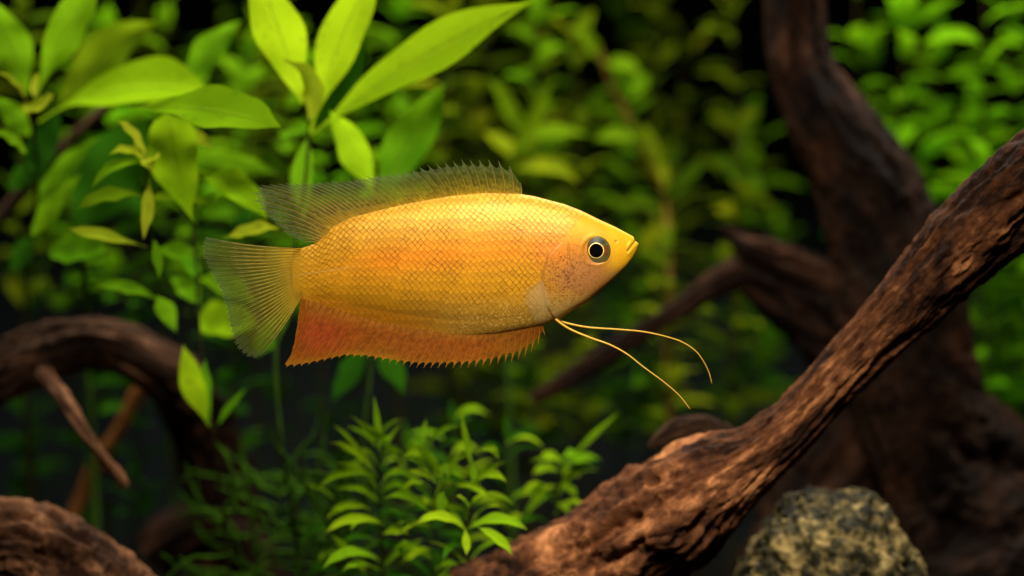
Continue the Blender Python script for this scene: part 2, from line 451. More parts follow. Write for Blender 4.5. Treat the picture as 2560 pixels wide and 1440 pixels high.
trunk = wood('leaning_driftwood', [(1985, -160, 80), (1985, -60, 78), (1986, 60, 77), (2002, 170, 82), (2050, 270, 97), (2112, 370, 112), (2172, 480, 130), (2222, 620, 142),
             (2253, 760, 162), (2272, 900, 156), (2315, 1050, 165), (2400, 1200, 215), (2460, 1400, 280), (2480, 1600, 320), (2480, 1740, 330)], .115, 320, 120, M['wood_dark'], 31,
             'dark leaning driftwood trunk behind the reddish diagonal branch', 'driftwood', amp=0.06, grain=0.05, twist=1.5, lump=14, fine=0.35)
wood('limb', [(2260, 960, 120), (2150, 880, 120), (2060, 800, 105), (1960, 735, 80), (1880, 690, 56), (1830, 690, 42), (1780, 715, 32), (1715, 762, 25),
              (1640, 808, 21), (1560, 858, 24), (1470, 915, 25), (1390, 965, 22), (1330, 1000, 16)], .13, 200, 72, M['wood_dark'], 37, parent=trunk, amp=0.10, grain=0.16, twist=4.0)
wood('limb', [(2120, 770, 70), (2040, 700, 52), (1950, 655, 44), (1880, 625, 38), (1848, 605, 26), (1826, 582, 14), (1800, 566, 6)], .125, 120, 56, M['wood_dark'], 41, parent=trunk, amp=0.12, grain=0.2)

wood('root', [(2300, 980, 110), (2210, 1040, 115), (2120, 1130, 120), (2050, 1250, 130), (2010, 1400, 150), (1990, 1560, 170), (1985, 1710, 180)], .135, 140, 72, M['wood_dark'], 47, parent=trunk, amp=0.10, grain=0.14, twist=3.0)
arch = wood('driftwood_arch', [(-190, 1060, 80), (-60, 965, 76), (20, 920, 74), (100, 880, 74), (190, 858, 67), (290, 866, 63), (375, 905, 66), (440, 955, 70, .11), (480, 1020, 60, .125), (500, 1080, 40, .135)], .10, 220, 96, M['wood_mid'], 51,
            'arched dark brown driftwood root with a twig hanging from it', 'driftwood', amp=0.05, grain=0.12, twist=2.0)
wood('root', [(380, 900, 40, .10), (445, 965, 66, .115), (500, 1050, 78, .13), (540, 1180, 85, .14), (570, 1340, 95, .15), (590, 1560, 110, .15), (590, 1720, 115, .15)], .13, 150, 80, M['wood_dark'], 53, parent=arch, amp=0.08, grain=0.12)  # the arch's right leg; its shade is put into the darker wood colour
wood('twig', [(112, 930, 20, .09), (140, 975, 21, .08), (185, 1040, 17, .072), (225, 1098, 15, .068), (265, 1150, 15, .066), (300, 1195, 15, .064), (316, 1216, 12, .064)], .07, 110, 40, M['wood_pale'], 57, parent=arch, amp=0.22, grain=0.22, lump=90)
wood('bare_twig', [(420, 870, 14), (345, 980, 19), (300, 1065, 15), (245, 1150, 19), (205, 1235, 18), (170, 1320, 17), (120, 1480, 18), (70, 1660, 18)], .15, 90, 36, M['twig_orange'], 63,
     'thin orange-brown bare twig slanting behind the arched root', 'twig', amp=0.12, grain=0.1)
wood('bare_twig', [(330, 215, 14), (260, 275, 15), (150, 375, 15), (75, 460, 16), (0, 545, 18), (-110, 700, 20), (-200, 1000, 20), (-260, 1640, 22)], .13, 110, 32, M['twig_dark'], 67,
     'dim brown twig slanting through the broad leaves above the arched root', 'twig', amp=0.1, grain=0.1)
wood('driftwood_log', [(-260, 1350, 130), (-90, 1385, 134), (30, 1378, 128), (130, 1412, 132), (235, 1482, 126), (345, 1568, 122), (470, 1660, 120)], .05, 240, 110, M['wood_pale'], 71,
     'weathered brown driftwood log with deep hollows under the hanging twig', 'driftwood', amp=0.10, grain=0.17, twist=3.0)
wood('root_piece', [(380, 1400, 60), (440, 1340, 62), (510, 1305, 55), (570, 1330, 50), (640, 1420, 55), (680, 1660, 60)], .14, 90, 48, M['wood_dark'], 77,
     'dim knobbly root piece in the shade behind the weathered log', 'driftwood', amp=0.15, grain=0.2)

# ------------------------------------------------------------------ stone
def stone():
    n, m = 170, 260
    th = np.linspace(0.001, np.pi - 0.001, n)[:, None]; ph = np.linspace(0, 2 * np.pi, m, endpoint=False)[None, :]
    dx = np.sin(th) * np.cos(ph); dy = np.sin(th) * np.sin(ph); dz = np.cos(th) + 0 * ph
    r = 1 + 0.09 * fbm(dx * 2.4 + 4, dy * 1.6, dz * 1.6, 5, 3) 
    pits = fbm(dx * 9, dy * 9, dz * 9, 9, 4, 0.6)
    r += 0.028 * pits - 0.05 * sstep(0.05, 0.5, fbm(dx * 13, dy * 13, dz * 13, 19, 3)) + 0.014 * vnoise(dx * 40, dy * 40, dz * 40, 23)
    sx = np.sign(dz) * np.abs(dz) ** 0.88
    d = 0.055; k = K(d)
    c = P(2080, 1492, d)
    V = np.stack([dx * r * 232 * k, dy * r * 200 * k, sx * r * 268 * k], -1) 
    V[..., 0] += 0.03 * np.maximum(-V[..., 2], 0) * 1.0
    V = V.reshape(-1, 3)
    stain = 0.26 * fbm(dx * 6, dy * 6, dz * 6, 44, 4, 0.65).reshape(-1)
    o = obj('stone', mesh_np('stone', V, grid_quads(n, m, True), M['stone'], {'stain': stain}), None, c)
    tag(o, 'rounded tan stone with pitted surface at the foot of the driftwood trunk', 'stone')
stone()

# ------------------------------------------------------------------ leaves and stems
def leaf_grid(B, T, width, bend3, normal, nl=16, nw=6, pk=0.42, cup=0.18, wav=0.03, seed=0, curl=0.0, blunt=1.3):
    """a leaf blade from base B to tip T; bend3 = displacement of the middle; normal = direction its face looks"""
    t = np.linspace(0, 1, nl)[:, None]
    Cc = (1 - t) ** 2 * B + 2 * t * (1 - t) * ((B + T) / 2 + bend3 * 2) + t * t * T
    L = np.linalg.norm(T - B)
    tg = np.gradient(Cc, axis=0); tg /= np.linalg.norm(tg, axis=1)[:, None]
    nrm = normal / np.linalg.norm(normal)
    side = np.cross(tg, nrm); side /= np.linalg.norm(side, axis=1)[:, None] + 1e-9
    up = np.cross(side, tg)
    a = 1.15 * pk / (1 - pk) * blunt; b = 1.15 * blunt
    prof = (t ** a) * ((1 - t) ** b)
    prof = prof / prof.max()
    prof = np.clip(prof, 0.0, 1) ** 0.95
    prof = np.maximum(prof, 0.06 * (1 - t) ** 2)
    v = np.linspace(-1, 1, nw + 1)[None, :]
    wv = np.sin(t * 17 + seed * 3.1 + v * 1.3) * wav * width * np.abs(v)
    half = prof * width / 2 * (1 + 0.08 * np.sin(t * 11 + seed + (v > 0) * 2.0))
    lift = cup * half * (np.abs(v) ** 1.4) - cup * half * 0.35 + wv * np.minimum(1, 4 * prof) + curl * width * t ** 2
    V = Cc[:, None, :] + side[:, None, :] * (half * v)[..., None] + up[:, None, :] * lift[..., None]
    uv = np.stack([t + 0 * v, (v + 1) / 2 + 0 * t], -1)
    return V.reshape(-1, 3), grid_quads(nl, nw + 1), uv.reshape(-1, 2)

def stem_mesh(name, pts, r0, r1, mat, loc, m=8, n=28):
    c = catmull(pts, n)
    R = np.linspace(r0, r1, n)
    return tube(name, c, R, m, mat, loc)

def traced_plant(name, label, stem_px, leaves, stem_w=9, stem_mat='stem', group=None, cat='plant'):
    """stem_px: (px, py, depth) from the top down; continued to the soil. leaves: bx,by,tx,ty,width,bend,dB,dT,tilt,material"""
    top = [P(*q) for q in stem_px]
    last = top[-1]
    foot = np.array([last[0] + 0.003, last[1] + 0.004, GROUND_Z - 0.002])
    base = foot.copy()
    root = thing(name, base, label, cat, group)
    pts = np.array(top + ([(last + foot) / 2 + np.array([0.001, 0, 0]), foot] if last[2] > GROUND_Z + 0.004 else []))
    kk = K(stem_px[0][2])
    # catmull resamples by xy distance; use z as the main axis instead
    pz = pts[:, [2, 0, 1]]
    c = catmull(pz, 40)[:, [1, 2, 0]]
    obj('stem', tube('stem', c, np.linspace(stem_w * 0.35, stem_w * 0.55, 40) * kk, 10, M[stem_mat], base), root)
    for i, q in enumerate(leaves):
        bx, by, tx, ty, wd, bend, dB, dT, tilt, mat = q[:10]
        opt = q[10] if len(q) > 10 else {}
        B = P(bx, by, dB); T = P(tx, ty, dT)
        k = K((dB + dT) / 2)
        dirv = np.array([tx - bx, 0, -(ty - by)], float); dirv /= np.linalg.norm(dirv) + 1e-9
        perp = np.array([-dirv[2], 0, dirv[0]])
        if perp[2] < 0: perp = -perp
        al = math.radians(tilt)
        horiz = abs(dirv[0])
        vis = 1 / max(0.35, math.sqrt(math.cos(al) ** 2 * horiz ** 2 + (1 - horiz ** 2)))
        nrm = np.array([opt.get('nx', 0.0), -math.cos(al), math.sin(al)])
        V, Q, uv = leaf_grid(B, T, wd * 0.94 * k * min(vis, 2.0), perp * bend * k + np.array([0, opt.get('bulge', 0.0), 0]), nrm, 18, 6, opt.get('pk', 0.42), opt.get('cup', 0.22), opt.get('wav', 0.06), i + bx * 0.01, opt.get('curl', 0.0), opt.get('blunt', 1.3))
        obj('leaf', mesh_np('leaf', V - base, Q, M[mat], uv=uv), root)
    return root

# --- broad-leaved plants on the left and above the fish
traced_plant('broad_leaf_plant', 'broad-leaved plant whose long bright leaf reaches up over the fish', [(768, 215, .062), (772, 335, .064), (762, 470, .066), (735, 620, .07), (690, 860, .075), (704, 1110, .08), (735, 1300, .085)], [
    (757, 260, 615, -110, 128, 8, .062, .048, 28, 'bright', {'pk': .5}),
    (776, 330, 945, -90, 122, 14, .062, .055, 25, 'bright', {'pk': .6}),
    (778, 345, 915, 70, 90, -6, .072, .085, -8, 'deep', {'pk': .5}),
    (772, 300, 702, 146, 66, 42, .060, .045, 35, 'yellow', {'pk': .45}),
    (776, 340, 1336, 2, 132, 26, .064, .050, 32, 'bright', {'pk': .58, 'wav': .02}),
    (770, 345, 760, 560, 60, 10, .066, .075, 10, 'mid'),
    (764, 330, 690, 340, 40, 4, .068, .09, 20, 'mid'),
], 12)
traced_plant('broad_leaf_plant', 'broad-leaved plant with two upright leaves close behind the dorsal fin', [(945, 470, .075), (950, 560, .08), (940, 760, .08), (925, 950, .085), (905, 1150, .09)], [
    (938, 490, 824, 276, 86, 6, .072, .060, 20, 'bright', {'pk': .55}),
    (945, 500, 1116, 206, 120, 6, .075, .078, 15, 'mid', {'pk': .5}),
    (960, 500, 1075, 330, 40, 10, .085, .10, 15, 'mid'),
    (930, 500, 905, 470, 50, 0, .08, .09, 10, 'mid'),
    (935, 860, 1010, 990, 60, 10, .09, .10, 10, 'deep'),
    (925, 870, 830, 1010, 60, 8, .09, .10, 10, 'deep'),
], 10)
traced_plant('broad_leaf_plant', 'broad-leaved plant carrying a large olive leaf and a glossy bright leaf', [(430, 265, .06), (455, 400, .066), (480, 540, .07), (489, 640, .066), (500, 850, .068), (530, 1060, .07), (556, 1260, .075)], [
    (96, 305, 536, 232, 138, 52, .085, .070, 46, 'bright', {'pk': .62, 'wav': .02}),
    (322, 272, 702, 318, 122, 26, .046, .030, 42, 'bright', {'pk': .6, 'wav': .05}),
    (418, 285, 484, 556, 140, -8, .058, .050, 10, 'bright', {'pk': .32}),
    (372, 300, 180, 590, 190, 10, .105, .115, -5, 'deep', {'pk': .45}),
    (448, 215, 606, 48, 82, 6, .09, .085, 15, 'mid', {'pk': .5}),
    (150, 262, 400, 52, 120, 26, .105, .10, 15, 'olive', {'pk': .5}),
    (486, 430, 668, 548, 78, 26, .058, .050, 34, 'bright', {'pk': .5}),
    (470, 392, 705, 440, 50, 12, .09, .10, 10, 'mid'),
    (560, 596, 700, 572, 40, 10, .055, .045, 40, 'yellow', {'pk': .5}),
    (500, 700, 640, 760, 60, 16, .08, .09, 20, 'mid'),
    (522, 1066, 458, 862, 66, -6, .066, .062, 15, 'bright', {'pk': .55}),
    (526, 1066, 514, 898, 44, -10, .068, .066, 10, 'mid', {'pk': .55}),
    (545, 1062, 620, 968, 18, 6, .07, .075, 10, 'mid'),
    (495, 800, 640, 812, 92, 6, .085, .08, 20, 'bright', {'pk': .4, 'blunt': .6}),
    (486, 560, 545, 470, 36, 8, .07, .075, 10, 'mid'),
    (640, 890, 730, 770, 60, 6, .10, .10, 20, 'mid'),
    (498, 760, 420, 690, 50, 8, .075, .085, 20, 'mid'),
    (492, 700, 455, 620, 40, 4, .075, .085, 20, 'mid'),
], 8, 'stem_brown')
traced_plant('broad_leaf_plant', 'broad-leaved plant with a young pale rosette above the arched root', [(80, 225, .075), (80, 300, .078), (92, 420, .09), (84, 560, .115), (70, 700, .135), (60, 900, .14)], [
    (92, 235, 262, -60, 108, 14, .075, .066, 24, 'mid', {'pk': .55}),
    (72, 235, -60, -20, 118, 10, .085, .08, 20, 'mid', {'pk': .5}),
    (66, 250, -12, 178, 36, 12, .068, .056, 40, 'yellow'),
    (60, 262, 134, 238, 58, -14, .062, .055, 46, 'yellow', {'pk': .5, 'blunt': .7}),
    (86, 244, 98, 178, 22, 4, .068, .064, 20, 'yellow'),
    (74, 340, -20, 236, 62, 4, .085, .08, 22, 'mid'),
    (66, 380, -16, 330, 46, 8, .07, .06, 40, 'mid', {'blunt': .7}),
    (95, 500, 252, 340, 58, 8, .085, .08, 22, 'mid'),
    (80, 590, 208, 430, 58, 8, .085, .08, 18, 'mid'),
    (84, 600, 30, 690, 60, 8, .095, .10, 5, 'deep'),
    (88, 460, 150, 250, 80, 8, .10, .11, 5, 'deep'),
    (92, 420, 20, 480, 60, 6, .10, .11, 5, 'deep'),
], 12, 'stem_brown')
traced_plant('narrow_leaf_plant', 'narrow-leaved plant with yellow-green shoot tip below the glossy bright leaf', [(362, 392, .05), (368, 470, .052), (376, 560, .06), (388, 660, .085), (400, 760, .125), (410, 900, .14), (415, 1050, .145)], [
    (366, 392, 292, 302, 44, 10, .050, .040, 42, 'yellow', {'pk': .55}),
    (364, 396, 272, 386, 30, 16, .050, .042, 42, 'yellow'),
    (358, 402, 228, 474, 30, 24, .050, .044, 36, 'mid'),
    (376, 404, 398, 396, 34, 6, .046, .040, 40, 'yellow'),
    (352, 396, 384, 432, 30, 6, .048, .040, 40, 'yellow'),
    (372, 450, 358, 600, 34, -4, .050, .040, 18, 'yellow', {'pk': .5}),
    (362, 492, 192, 524, 42, 22, .052, .044, 40, 'olive', {'pk': .55}),
    (378, 494, 530, 512, 34, 12, .054, .060, 40, 'olive'),
    (368, 618, 166, 572, 34, 4, .054, .048, 42, 'yellow', {'pk': .6}),
    (384, 600, 398, 700, 26, 4, .054, .05, 20, 'mid'),
    (236, 712, 398, 752, 34, 14, .065, .06, 38, 'mid'),
    (396, 630, 500, 640, 50, 8, .065, .07, 25, 'mid'),
    (390, 740, 440, 830, 50, 4, .065, .07, 10, 'mid'),
    (462, 330, 530, 372, 34, 6, .062, .056, 36, 'yellow'),
], 9)
traced_plant('round_leaf_plant', 'small plant with one round leaf on a pale stem by the arched root', [(205, 640, .085), (212, 700, .10), (214, 770, .125), (216, 900, .14)], [
    (122, 632, 268, 622, 78, 6, .082, .078, 30, 'mid', {'pk': .48, 'blunt': .5, 'cup': .3}),
    (206, 660, 290, 655, 26, 8, .085, .085, 25, 'mid'),
], 22, 'stem')

M['stem_tan'] = simple('tan_stem', (0.08, 0.045, 0.006), (0.16, 0.09, 0.012), 160, 0.8, 0.3, 0.0005, 0.05)
traced_plant('strap_leaf_plant', 'tan-stemmed plant with forked green strap leaves behind the snout', [(1495, 120, .19), (1530, 215, .19), (1590, 335, .19), (1640, 440, .19), (1664, 520, .195), (1672, 700, .17), (1668, 900, .175)], [
    (1658, 500, 1782, 388, 50, 6, .19, .18, 25, 'bg'), (1775, 390, 1880, 468, 46, 8, .18, .19, 25, 'bg'), (1500, 150, 1420, 60, 46, 10, .19, .18, 30, 'olive'), (1512, 160, 1600, 190, 44, 16, .19, .18, 35, 'olive'),
    (1600, 350, 1480, 352, 44, 14, .19, .18, 35, 'olive'), (1610, 370, 1560, 300, 40, 8, .19, .17, 20, 'bg'), (1640, 430, 1600, 300, 40, 8, .195, .17, 15, 'bg'), (1664, 560, 1600, 640, 46, 10, .17, .18, 15, 'bg')], 17, 'stem_tan')
traced_plant('strap_leaf_plant', 'slender strap-leaved plant just behind the front dorsal spines', [(1300, 330, .165), (1285, 400, .165), (1270, 520, .17), (1262, 700, .15)], [
    (1272, 415, 1388, 182, 40, -4, .165, .16, 15, 'olive'), (1285, 425, 1450, 462, 44, 30, .165, .16, 30, 'bg'), (1290, 400, 1200, 330, 40, 14, .17, .18, 30, 'bg'), (1300, 350, 1475, 340, 40, 18, .18, .17, 35, 'olive'), (1300, 330, 1215, 190, 44, 10, .17, .165, 30, 'olive')], 10, 'stem')

# --- fine-leaved bush in front, below the fish
def arc(bx, by, tx, ty, wd, bend, d, tilt=48, mat='bush'):
    return (bx, by, tx, ty, wd * 0.78, bend * 1.1, d, d - 0.006, tilt, mat, {'pk': .5, 'cup': .3, 'wav': .05})
rb = random.Random(4)
def whorls(x, y0, y1, d, n):
    r = []
    for i in range(n):
        f = i / max(1, n - 1)
        y = y0 + (y1 - y0) * f + rb.uniform(-10, 10)
        ln = rb.uniform(55, 120)
        sgn = -1 if i % 2 else 1
        r.append((x + rb.uniform(-6, 6), y, x + sgn * ln, y + rb.uniform(-85, 30), rb.uniform(11, 17), rb.uniform(12, 34), d, d + rb.uniform(-.02, .004), rb.uniform(38, 55), 'bush' if rb.random() < .85 - .5 * f else 'bush_shaded', {'pk': .5, 'cup': .3}))
    return r
def low_leaves(x, y0, y1, d, n):
    r = []
    for i in range(n):
        y = y0 + (y1 - y0) * i / max(1, n - 1) + rb.uniform(-8, 8)
        sgn = -1 if i % 2 else 1
        ln = rb.uniform(50, 110)
        r.append((x + rb.uniform(-4, 4), y, x + sgn * ln, y + rb.uniform(-60, 45), rb.uniform(13, 21), rb.uniform(8, 28), d, d + rb.uniform(-.012, .012), rb.uniform(15, 50), 'bush_shaded' if rb.random() < .85 else 'bush', {'pk': .5, 'cup': .3}))
    return r
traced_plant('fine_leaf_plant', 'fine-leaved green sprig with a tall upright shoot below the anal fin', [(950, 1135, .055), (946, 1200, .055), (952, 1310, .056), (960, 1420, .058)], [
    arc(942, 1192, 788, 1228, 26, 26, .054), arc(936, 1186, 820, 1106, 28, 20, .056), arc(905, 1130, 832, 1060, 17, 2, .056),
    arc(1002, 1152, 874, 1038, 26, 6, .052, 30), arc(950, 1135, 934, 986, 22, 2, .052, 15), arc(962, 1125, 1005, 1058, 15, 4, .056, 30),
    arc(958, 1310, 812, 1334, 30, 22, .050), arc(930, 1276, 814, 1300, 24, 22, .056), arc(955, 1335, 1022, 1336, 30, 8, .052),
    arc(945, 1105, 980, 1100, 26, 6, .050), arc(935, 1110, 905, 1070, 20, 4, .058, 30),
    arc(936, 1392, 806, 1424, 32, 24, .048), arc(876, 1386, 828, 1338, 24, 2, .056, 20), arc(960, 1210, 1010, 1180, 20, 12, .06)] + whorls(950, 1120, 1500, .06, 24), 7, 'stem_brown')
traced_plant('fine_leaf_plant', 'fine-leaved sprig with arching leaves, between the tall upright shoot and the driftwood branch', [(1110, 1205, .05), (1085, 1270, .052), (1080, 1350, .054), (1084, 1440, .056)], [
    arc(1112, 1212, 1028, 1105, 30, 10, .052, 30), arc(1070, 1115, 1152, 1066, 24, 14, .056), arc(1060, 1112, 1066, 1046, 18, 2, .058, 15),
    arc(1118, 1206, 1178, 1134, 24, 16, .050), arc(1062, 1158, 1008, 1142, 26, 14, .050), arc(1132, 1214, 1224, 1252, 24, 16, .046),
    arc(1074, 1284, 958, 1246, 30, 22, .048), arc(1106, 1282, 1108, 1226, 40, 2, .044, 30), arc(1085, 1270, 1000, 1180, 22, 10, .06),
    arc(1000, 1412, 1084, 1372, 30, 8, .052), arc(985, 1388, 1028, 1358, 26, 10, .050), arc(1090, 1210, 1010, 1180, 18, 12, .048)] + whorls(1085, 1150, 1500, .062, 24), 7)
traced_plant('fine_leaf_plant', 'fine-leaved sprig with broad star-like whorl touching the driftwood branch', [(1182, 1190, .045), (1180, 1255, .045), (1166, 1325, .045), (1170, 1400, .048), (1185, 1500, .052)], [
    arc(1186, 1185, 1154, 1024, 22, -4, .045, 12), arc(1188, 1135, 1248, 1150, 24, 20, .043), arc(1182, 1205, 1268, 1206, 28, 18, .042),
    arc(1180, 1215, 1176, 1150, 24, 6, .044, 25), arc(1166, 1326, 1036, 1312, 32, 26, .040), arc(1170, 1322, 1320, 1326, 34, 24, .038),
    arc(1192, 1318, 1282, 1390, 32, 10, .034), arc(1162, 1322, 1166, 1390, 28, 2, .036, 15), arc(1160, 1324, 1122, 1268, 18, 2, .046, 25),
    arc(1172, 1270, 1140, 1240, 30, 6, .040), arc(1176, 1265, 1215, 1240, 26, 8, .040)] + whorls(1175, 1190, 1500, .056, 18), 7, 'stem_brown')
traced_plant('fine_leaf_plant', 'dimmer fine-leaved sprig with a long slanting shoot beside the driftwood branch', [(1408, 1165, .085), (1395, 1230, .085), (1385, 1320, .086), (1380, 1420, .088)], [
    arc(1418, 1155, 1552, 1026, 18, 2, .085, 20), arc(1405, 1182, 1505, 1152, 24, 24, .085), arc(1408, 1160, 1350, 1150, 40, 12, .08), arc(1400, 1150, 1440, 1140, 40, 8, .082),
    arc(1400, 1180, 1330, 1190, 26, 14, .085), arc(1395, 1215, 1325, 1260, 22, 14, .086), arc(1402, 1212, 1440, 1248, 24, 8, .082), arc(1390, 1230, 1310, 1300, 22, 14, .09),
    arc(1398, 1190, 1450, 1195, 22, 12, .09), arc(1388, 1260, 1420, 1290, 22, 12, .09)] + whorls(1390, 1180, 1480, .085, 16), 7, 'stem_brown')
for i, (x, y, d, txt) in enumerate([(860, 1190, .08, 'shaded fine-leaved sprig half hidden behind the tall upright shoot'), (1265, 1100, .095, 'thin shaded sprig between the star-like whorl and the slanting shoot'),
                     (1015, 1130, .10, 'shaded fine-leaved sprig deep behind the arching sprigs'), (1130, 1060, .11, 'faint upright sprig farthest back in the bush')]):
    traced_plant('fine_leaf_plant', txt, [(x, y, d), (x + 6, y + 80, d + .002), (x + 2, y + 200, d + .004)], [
        (x, y, x - 4, y - rb.uniform(50, 90), 18, 3, d, d, 12, 'bush_shaded'), (x, y + 10, x + 55, y - 10, 20, 12, d, d - .005, 40, 'bush_shaded')] + whorls(x, y + 10, 1540, d, 13), 7)

# --- moss strands at the foot of the bush
def moss():
    r = np.random.default_rng(3)
    Vs, Qs, off = [], [], 0
    base = P(720, 1500, .09)
    for i in range(110):
        x = r.uniform(560, 940); y = r.uniform(1180, 1560); d = r.uniform(.07, .13)
        p = P(x, y, d)
        ang = r.uniform(0, 2 * np.pi); el = r.uniform(-.3, .7)
        n = 9; pts = [p]
        for k in range(n - 1):
            ang += r.normal(0, .35); el += r.normal(0, .3)
            pts.append(pts[-1] + 0.0028 * r.uniform(.7, 1.6) * np.array([math.cos(ang) * math.cos(el), .5 * math.sin(ang) * math.cos(el), math.sin(el)]))
        C = np.array(pts); T, Nn, Bb = frames(C)
        a = np.linspace(0, 2 * np.pi, 4, endpoint=False)
        R = np.linspace(.0007, .0003, n)
        V = C[:, None] + R[:, None, None] * (np.cos(a)[None, :, None] * Nn[:, None] + np.sin(a)[None, :, None] * Bb[:, None])
        Vs.append(V.reshape(-1, 3)); Qs.append(grid_quads(n, 4, True) + off); off += n * 4
    o = obj('moss', mesh_np('moss', np.vstack(Vs) - base, np.vstack(Qs), M['moss']), None, base)
    tag(o, 'tangled dark green moss strands beside the fine-leaved bush', 'moss', None, 'stuff')
moss()

# --- blurred stem plants in the background: one mesh per leaf shape, shared by every leaf
LIB = {}
def leaf_lib(key, ratio, mat, pk=0.45, blunt=0.8, bend=0.14):
    LIB[key] = []
    for v in range(5):
        V, Q, uv = leaf_grid(np.array([0., 0, 0]), np.array([1., 0, -0.03 * v]), ratio * (1 + 0.08 * (v - 2)), np.array([0, 0.02 * (v - 2), bend * (0.5 + 0.25 * v)]), np.array([0, 0.15 * (v - 2), 1.]), 8, 2, pk, 0.25, 0.02, v, 0, blunt)
        LIB[key].append(mesh_np('leaf', V, Q, M[mat], uv=uv))
leaf_lib('bg', 0.32, 'bg'); leaf_lib('bg_right', 0.31, 'bg_right'); leaf_lib('bg_dim', 0.34, 'mid'); leaf_lib('bg_shaded', 0.36, 'deep')  # last set: shade low in the tank put into a darker leaf colour

def stem_plant(px, ptop, d, lean, length, key, label, group, seed, gap=54, stem='stem_brown', pbot=1500):
    r = random.Random(seed)
    k = K(d)
    foot = P(px, 720, d); foot[2] = GROUND_Z - .002
    top = P(px + lean, ptop, d + r.uniform(-.01, .01))
    root = thing('stem_plant', foot, label, 'plant', group)
    mid1 = foot * .65 + top * .35 + np.array([r.uniform(-20, 20) * k, 0, 0]); mid2 = foot * .3 + top * .7 + np.array([r.uniform(-25, 25) * k, 0, 0])
    pz = np.array([foot, mid1, mid2, top])
    c = catmull(pz[:, [2, 0, 1]], 30)[:, [1, 2, 0]]
    obj('stem', tube('stem', c, np.linspace(4.2, 2.6, 30) * k, 6, M[stem], foot), root)
    H = top[2] - foot[2]
    n = int(H / (gap * k)); ang = r.uniform(0, 6.28)
    for i in range(n + 1):
        f = 1 - i * gap * k / H
        if f < 0.05: break
        f += r.uniform(-.008, .008)
        q = c[min(29, max(0, int(f * 29)))]
        if q[2] < P(0, pbot, d)[2]: break
        ang += math.radians(80) + r.uniform(-.4, .4)
        for side in (0, 1):
            if r.random() < .12: continue
            az = ang + side * math.pi + r.uniform(-.3, .3)
            el = (0.9 if i < 2 else 0.28) + r.uniform(-.35, .35)
            ln = 1.02 * length * k * r.uniform(.7, 1.2) * (0.6 if i < 1 else 1)
            o = bpy.data.objects.new('leaf', LIB[key][r.randrange(5)])
            col.objects.link(o); o.parent = root
            o.location = Vector(q - foot)
            o.rotation_euler = (r.uniform(-.5, .5), -el, az)
            o.scale = (ln, ln, ln)
    return root

gA = 'blurred stem plants behind the golden fish'
for i, (px, pt, d, lean, ln) in enumerate([(1285, -60, .20, 60, 120), (1180, 60, .23, -20, 115), (1400, -40, .24, -60, 120), (1480, 70, .19, -50, 130), (1620, 150, .21, -60, 120),
        (1350, 240, .18, -10, 120), (1660, 420, .20, 15, 135), (1840, -60, .22, -20, 115), (1880, 230, .25, -10, 120),
        (1820, 330, .21, 20, 130), (1650, 610, .16, 6, 120), (1450, 560, .28, -10, 110), (1560, 760, .24, -10, 115), (1880, 780, .24, -20, 120), (1240, 330, .26, 30, 110), (1450, 120, .26, -10, 115), (1540, -60, .28, 10, 110), (1700, 100, .27, 10, 110), (1680, 330, .28, 10, 110), (1350, -60, .23, 10, 115), (1330, -60, .27, 20, 110), (1230, -60, .25, -10, 110), (1620, -60, .24, 30, 110), (1400, 400, .23, 0, 110), (1620, 900, .2, 10, 110), (1320, 900, .18, 0, 110),
        (1480, 900, .22, 20, 110), (1750, 860, .28, 0, 110), (1960, 560, .26, 0, 120), (1110, 150, .27, 20, 110)]):
    tone = 'yellow-green' if i % 4 else 'mid-green'
    la = ('tall blurred ' + tone + ' stem plant rising above the back of the golden fish' if pt < 100 else
          'blurred ' + tone + ' stem plant standing behind the snout of the fish' if px < 1700 and pt < 620 else
          'blurred low stem plant under the thread feelers of the fish' if pt >= 620 and px < 1800 else
          'blurred ' + tone + ' stem plant growing close beside the dark leaning driftwood trunk')
    stem_plant(px, pt, d, lean, ln, ('bg_shaded' if pt > 700 else 'bg' if i % 4 else 'bg_dim'), la, gA, 100 + i, pbot=1120)
gB = 'bright stem plants beyond the driftwood trunk'
for i, (px, pt, d, lean, ln) in enumerate([(2130, -60, .21, 10, 130), (2260, -30, .19, 10, 140), (2350, 60, .22, -10, 130), (2440, -60, .18, 20, 140), (2530, 10, .21, 0, 140), (2600, 90, .18, 10, 140),
        (2300, 260, .20, -10, 130), (2420, 250, .21, 5, 140), (2500, 330, .24, 0, 130), (2200, 120, .25, -20, 120), (2480, 620, .20, 0, 130), (2560, 700, .22, 0, 130), (2620, 560, .19, -10, 130), (2500, 880, .22, 10, 120), (2560, 350, .21, 10, 130)]):
    lb = ('tall bright green stem plant beyond the upper part of the leaning trunk' if pt < 100 else
          'bright green stem plant in the gap between the leaning trunk and the diagonal branch' if pt < 500 else
          'shorter green stem plant showing below the diagonal driftwood branch')
    stem_plant(px, pt, d, lean, ln, 'bg_right', lb, gB, 200 + i, 54)
gC = 'shaded stem plants behind the broad leaves'
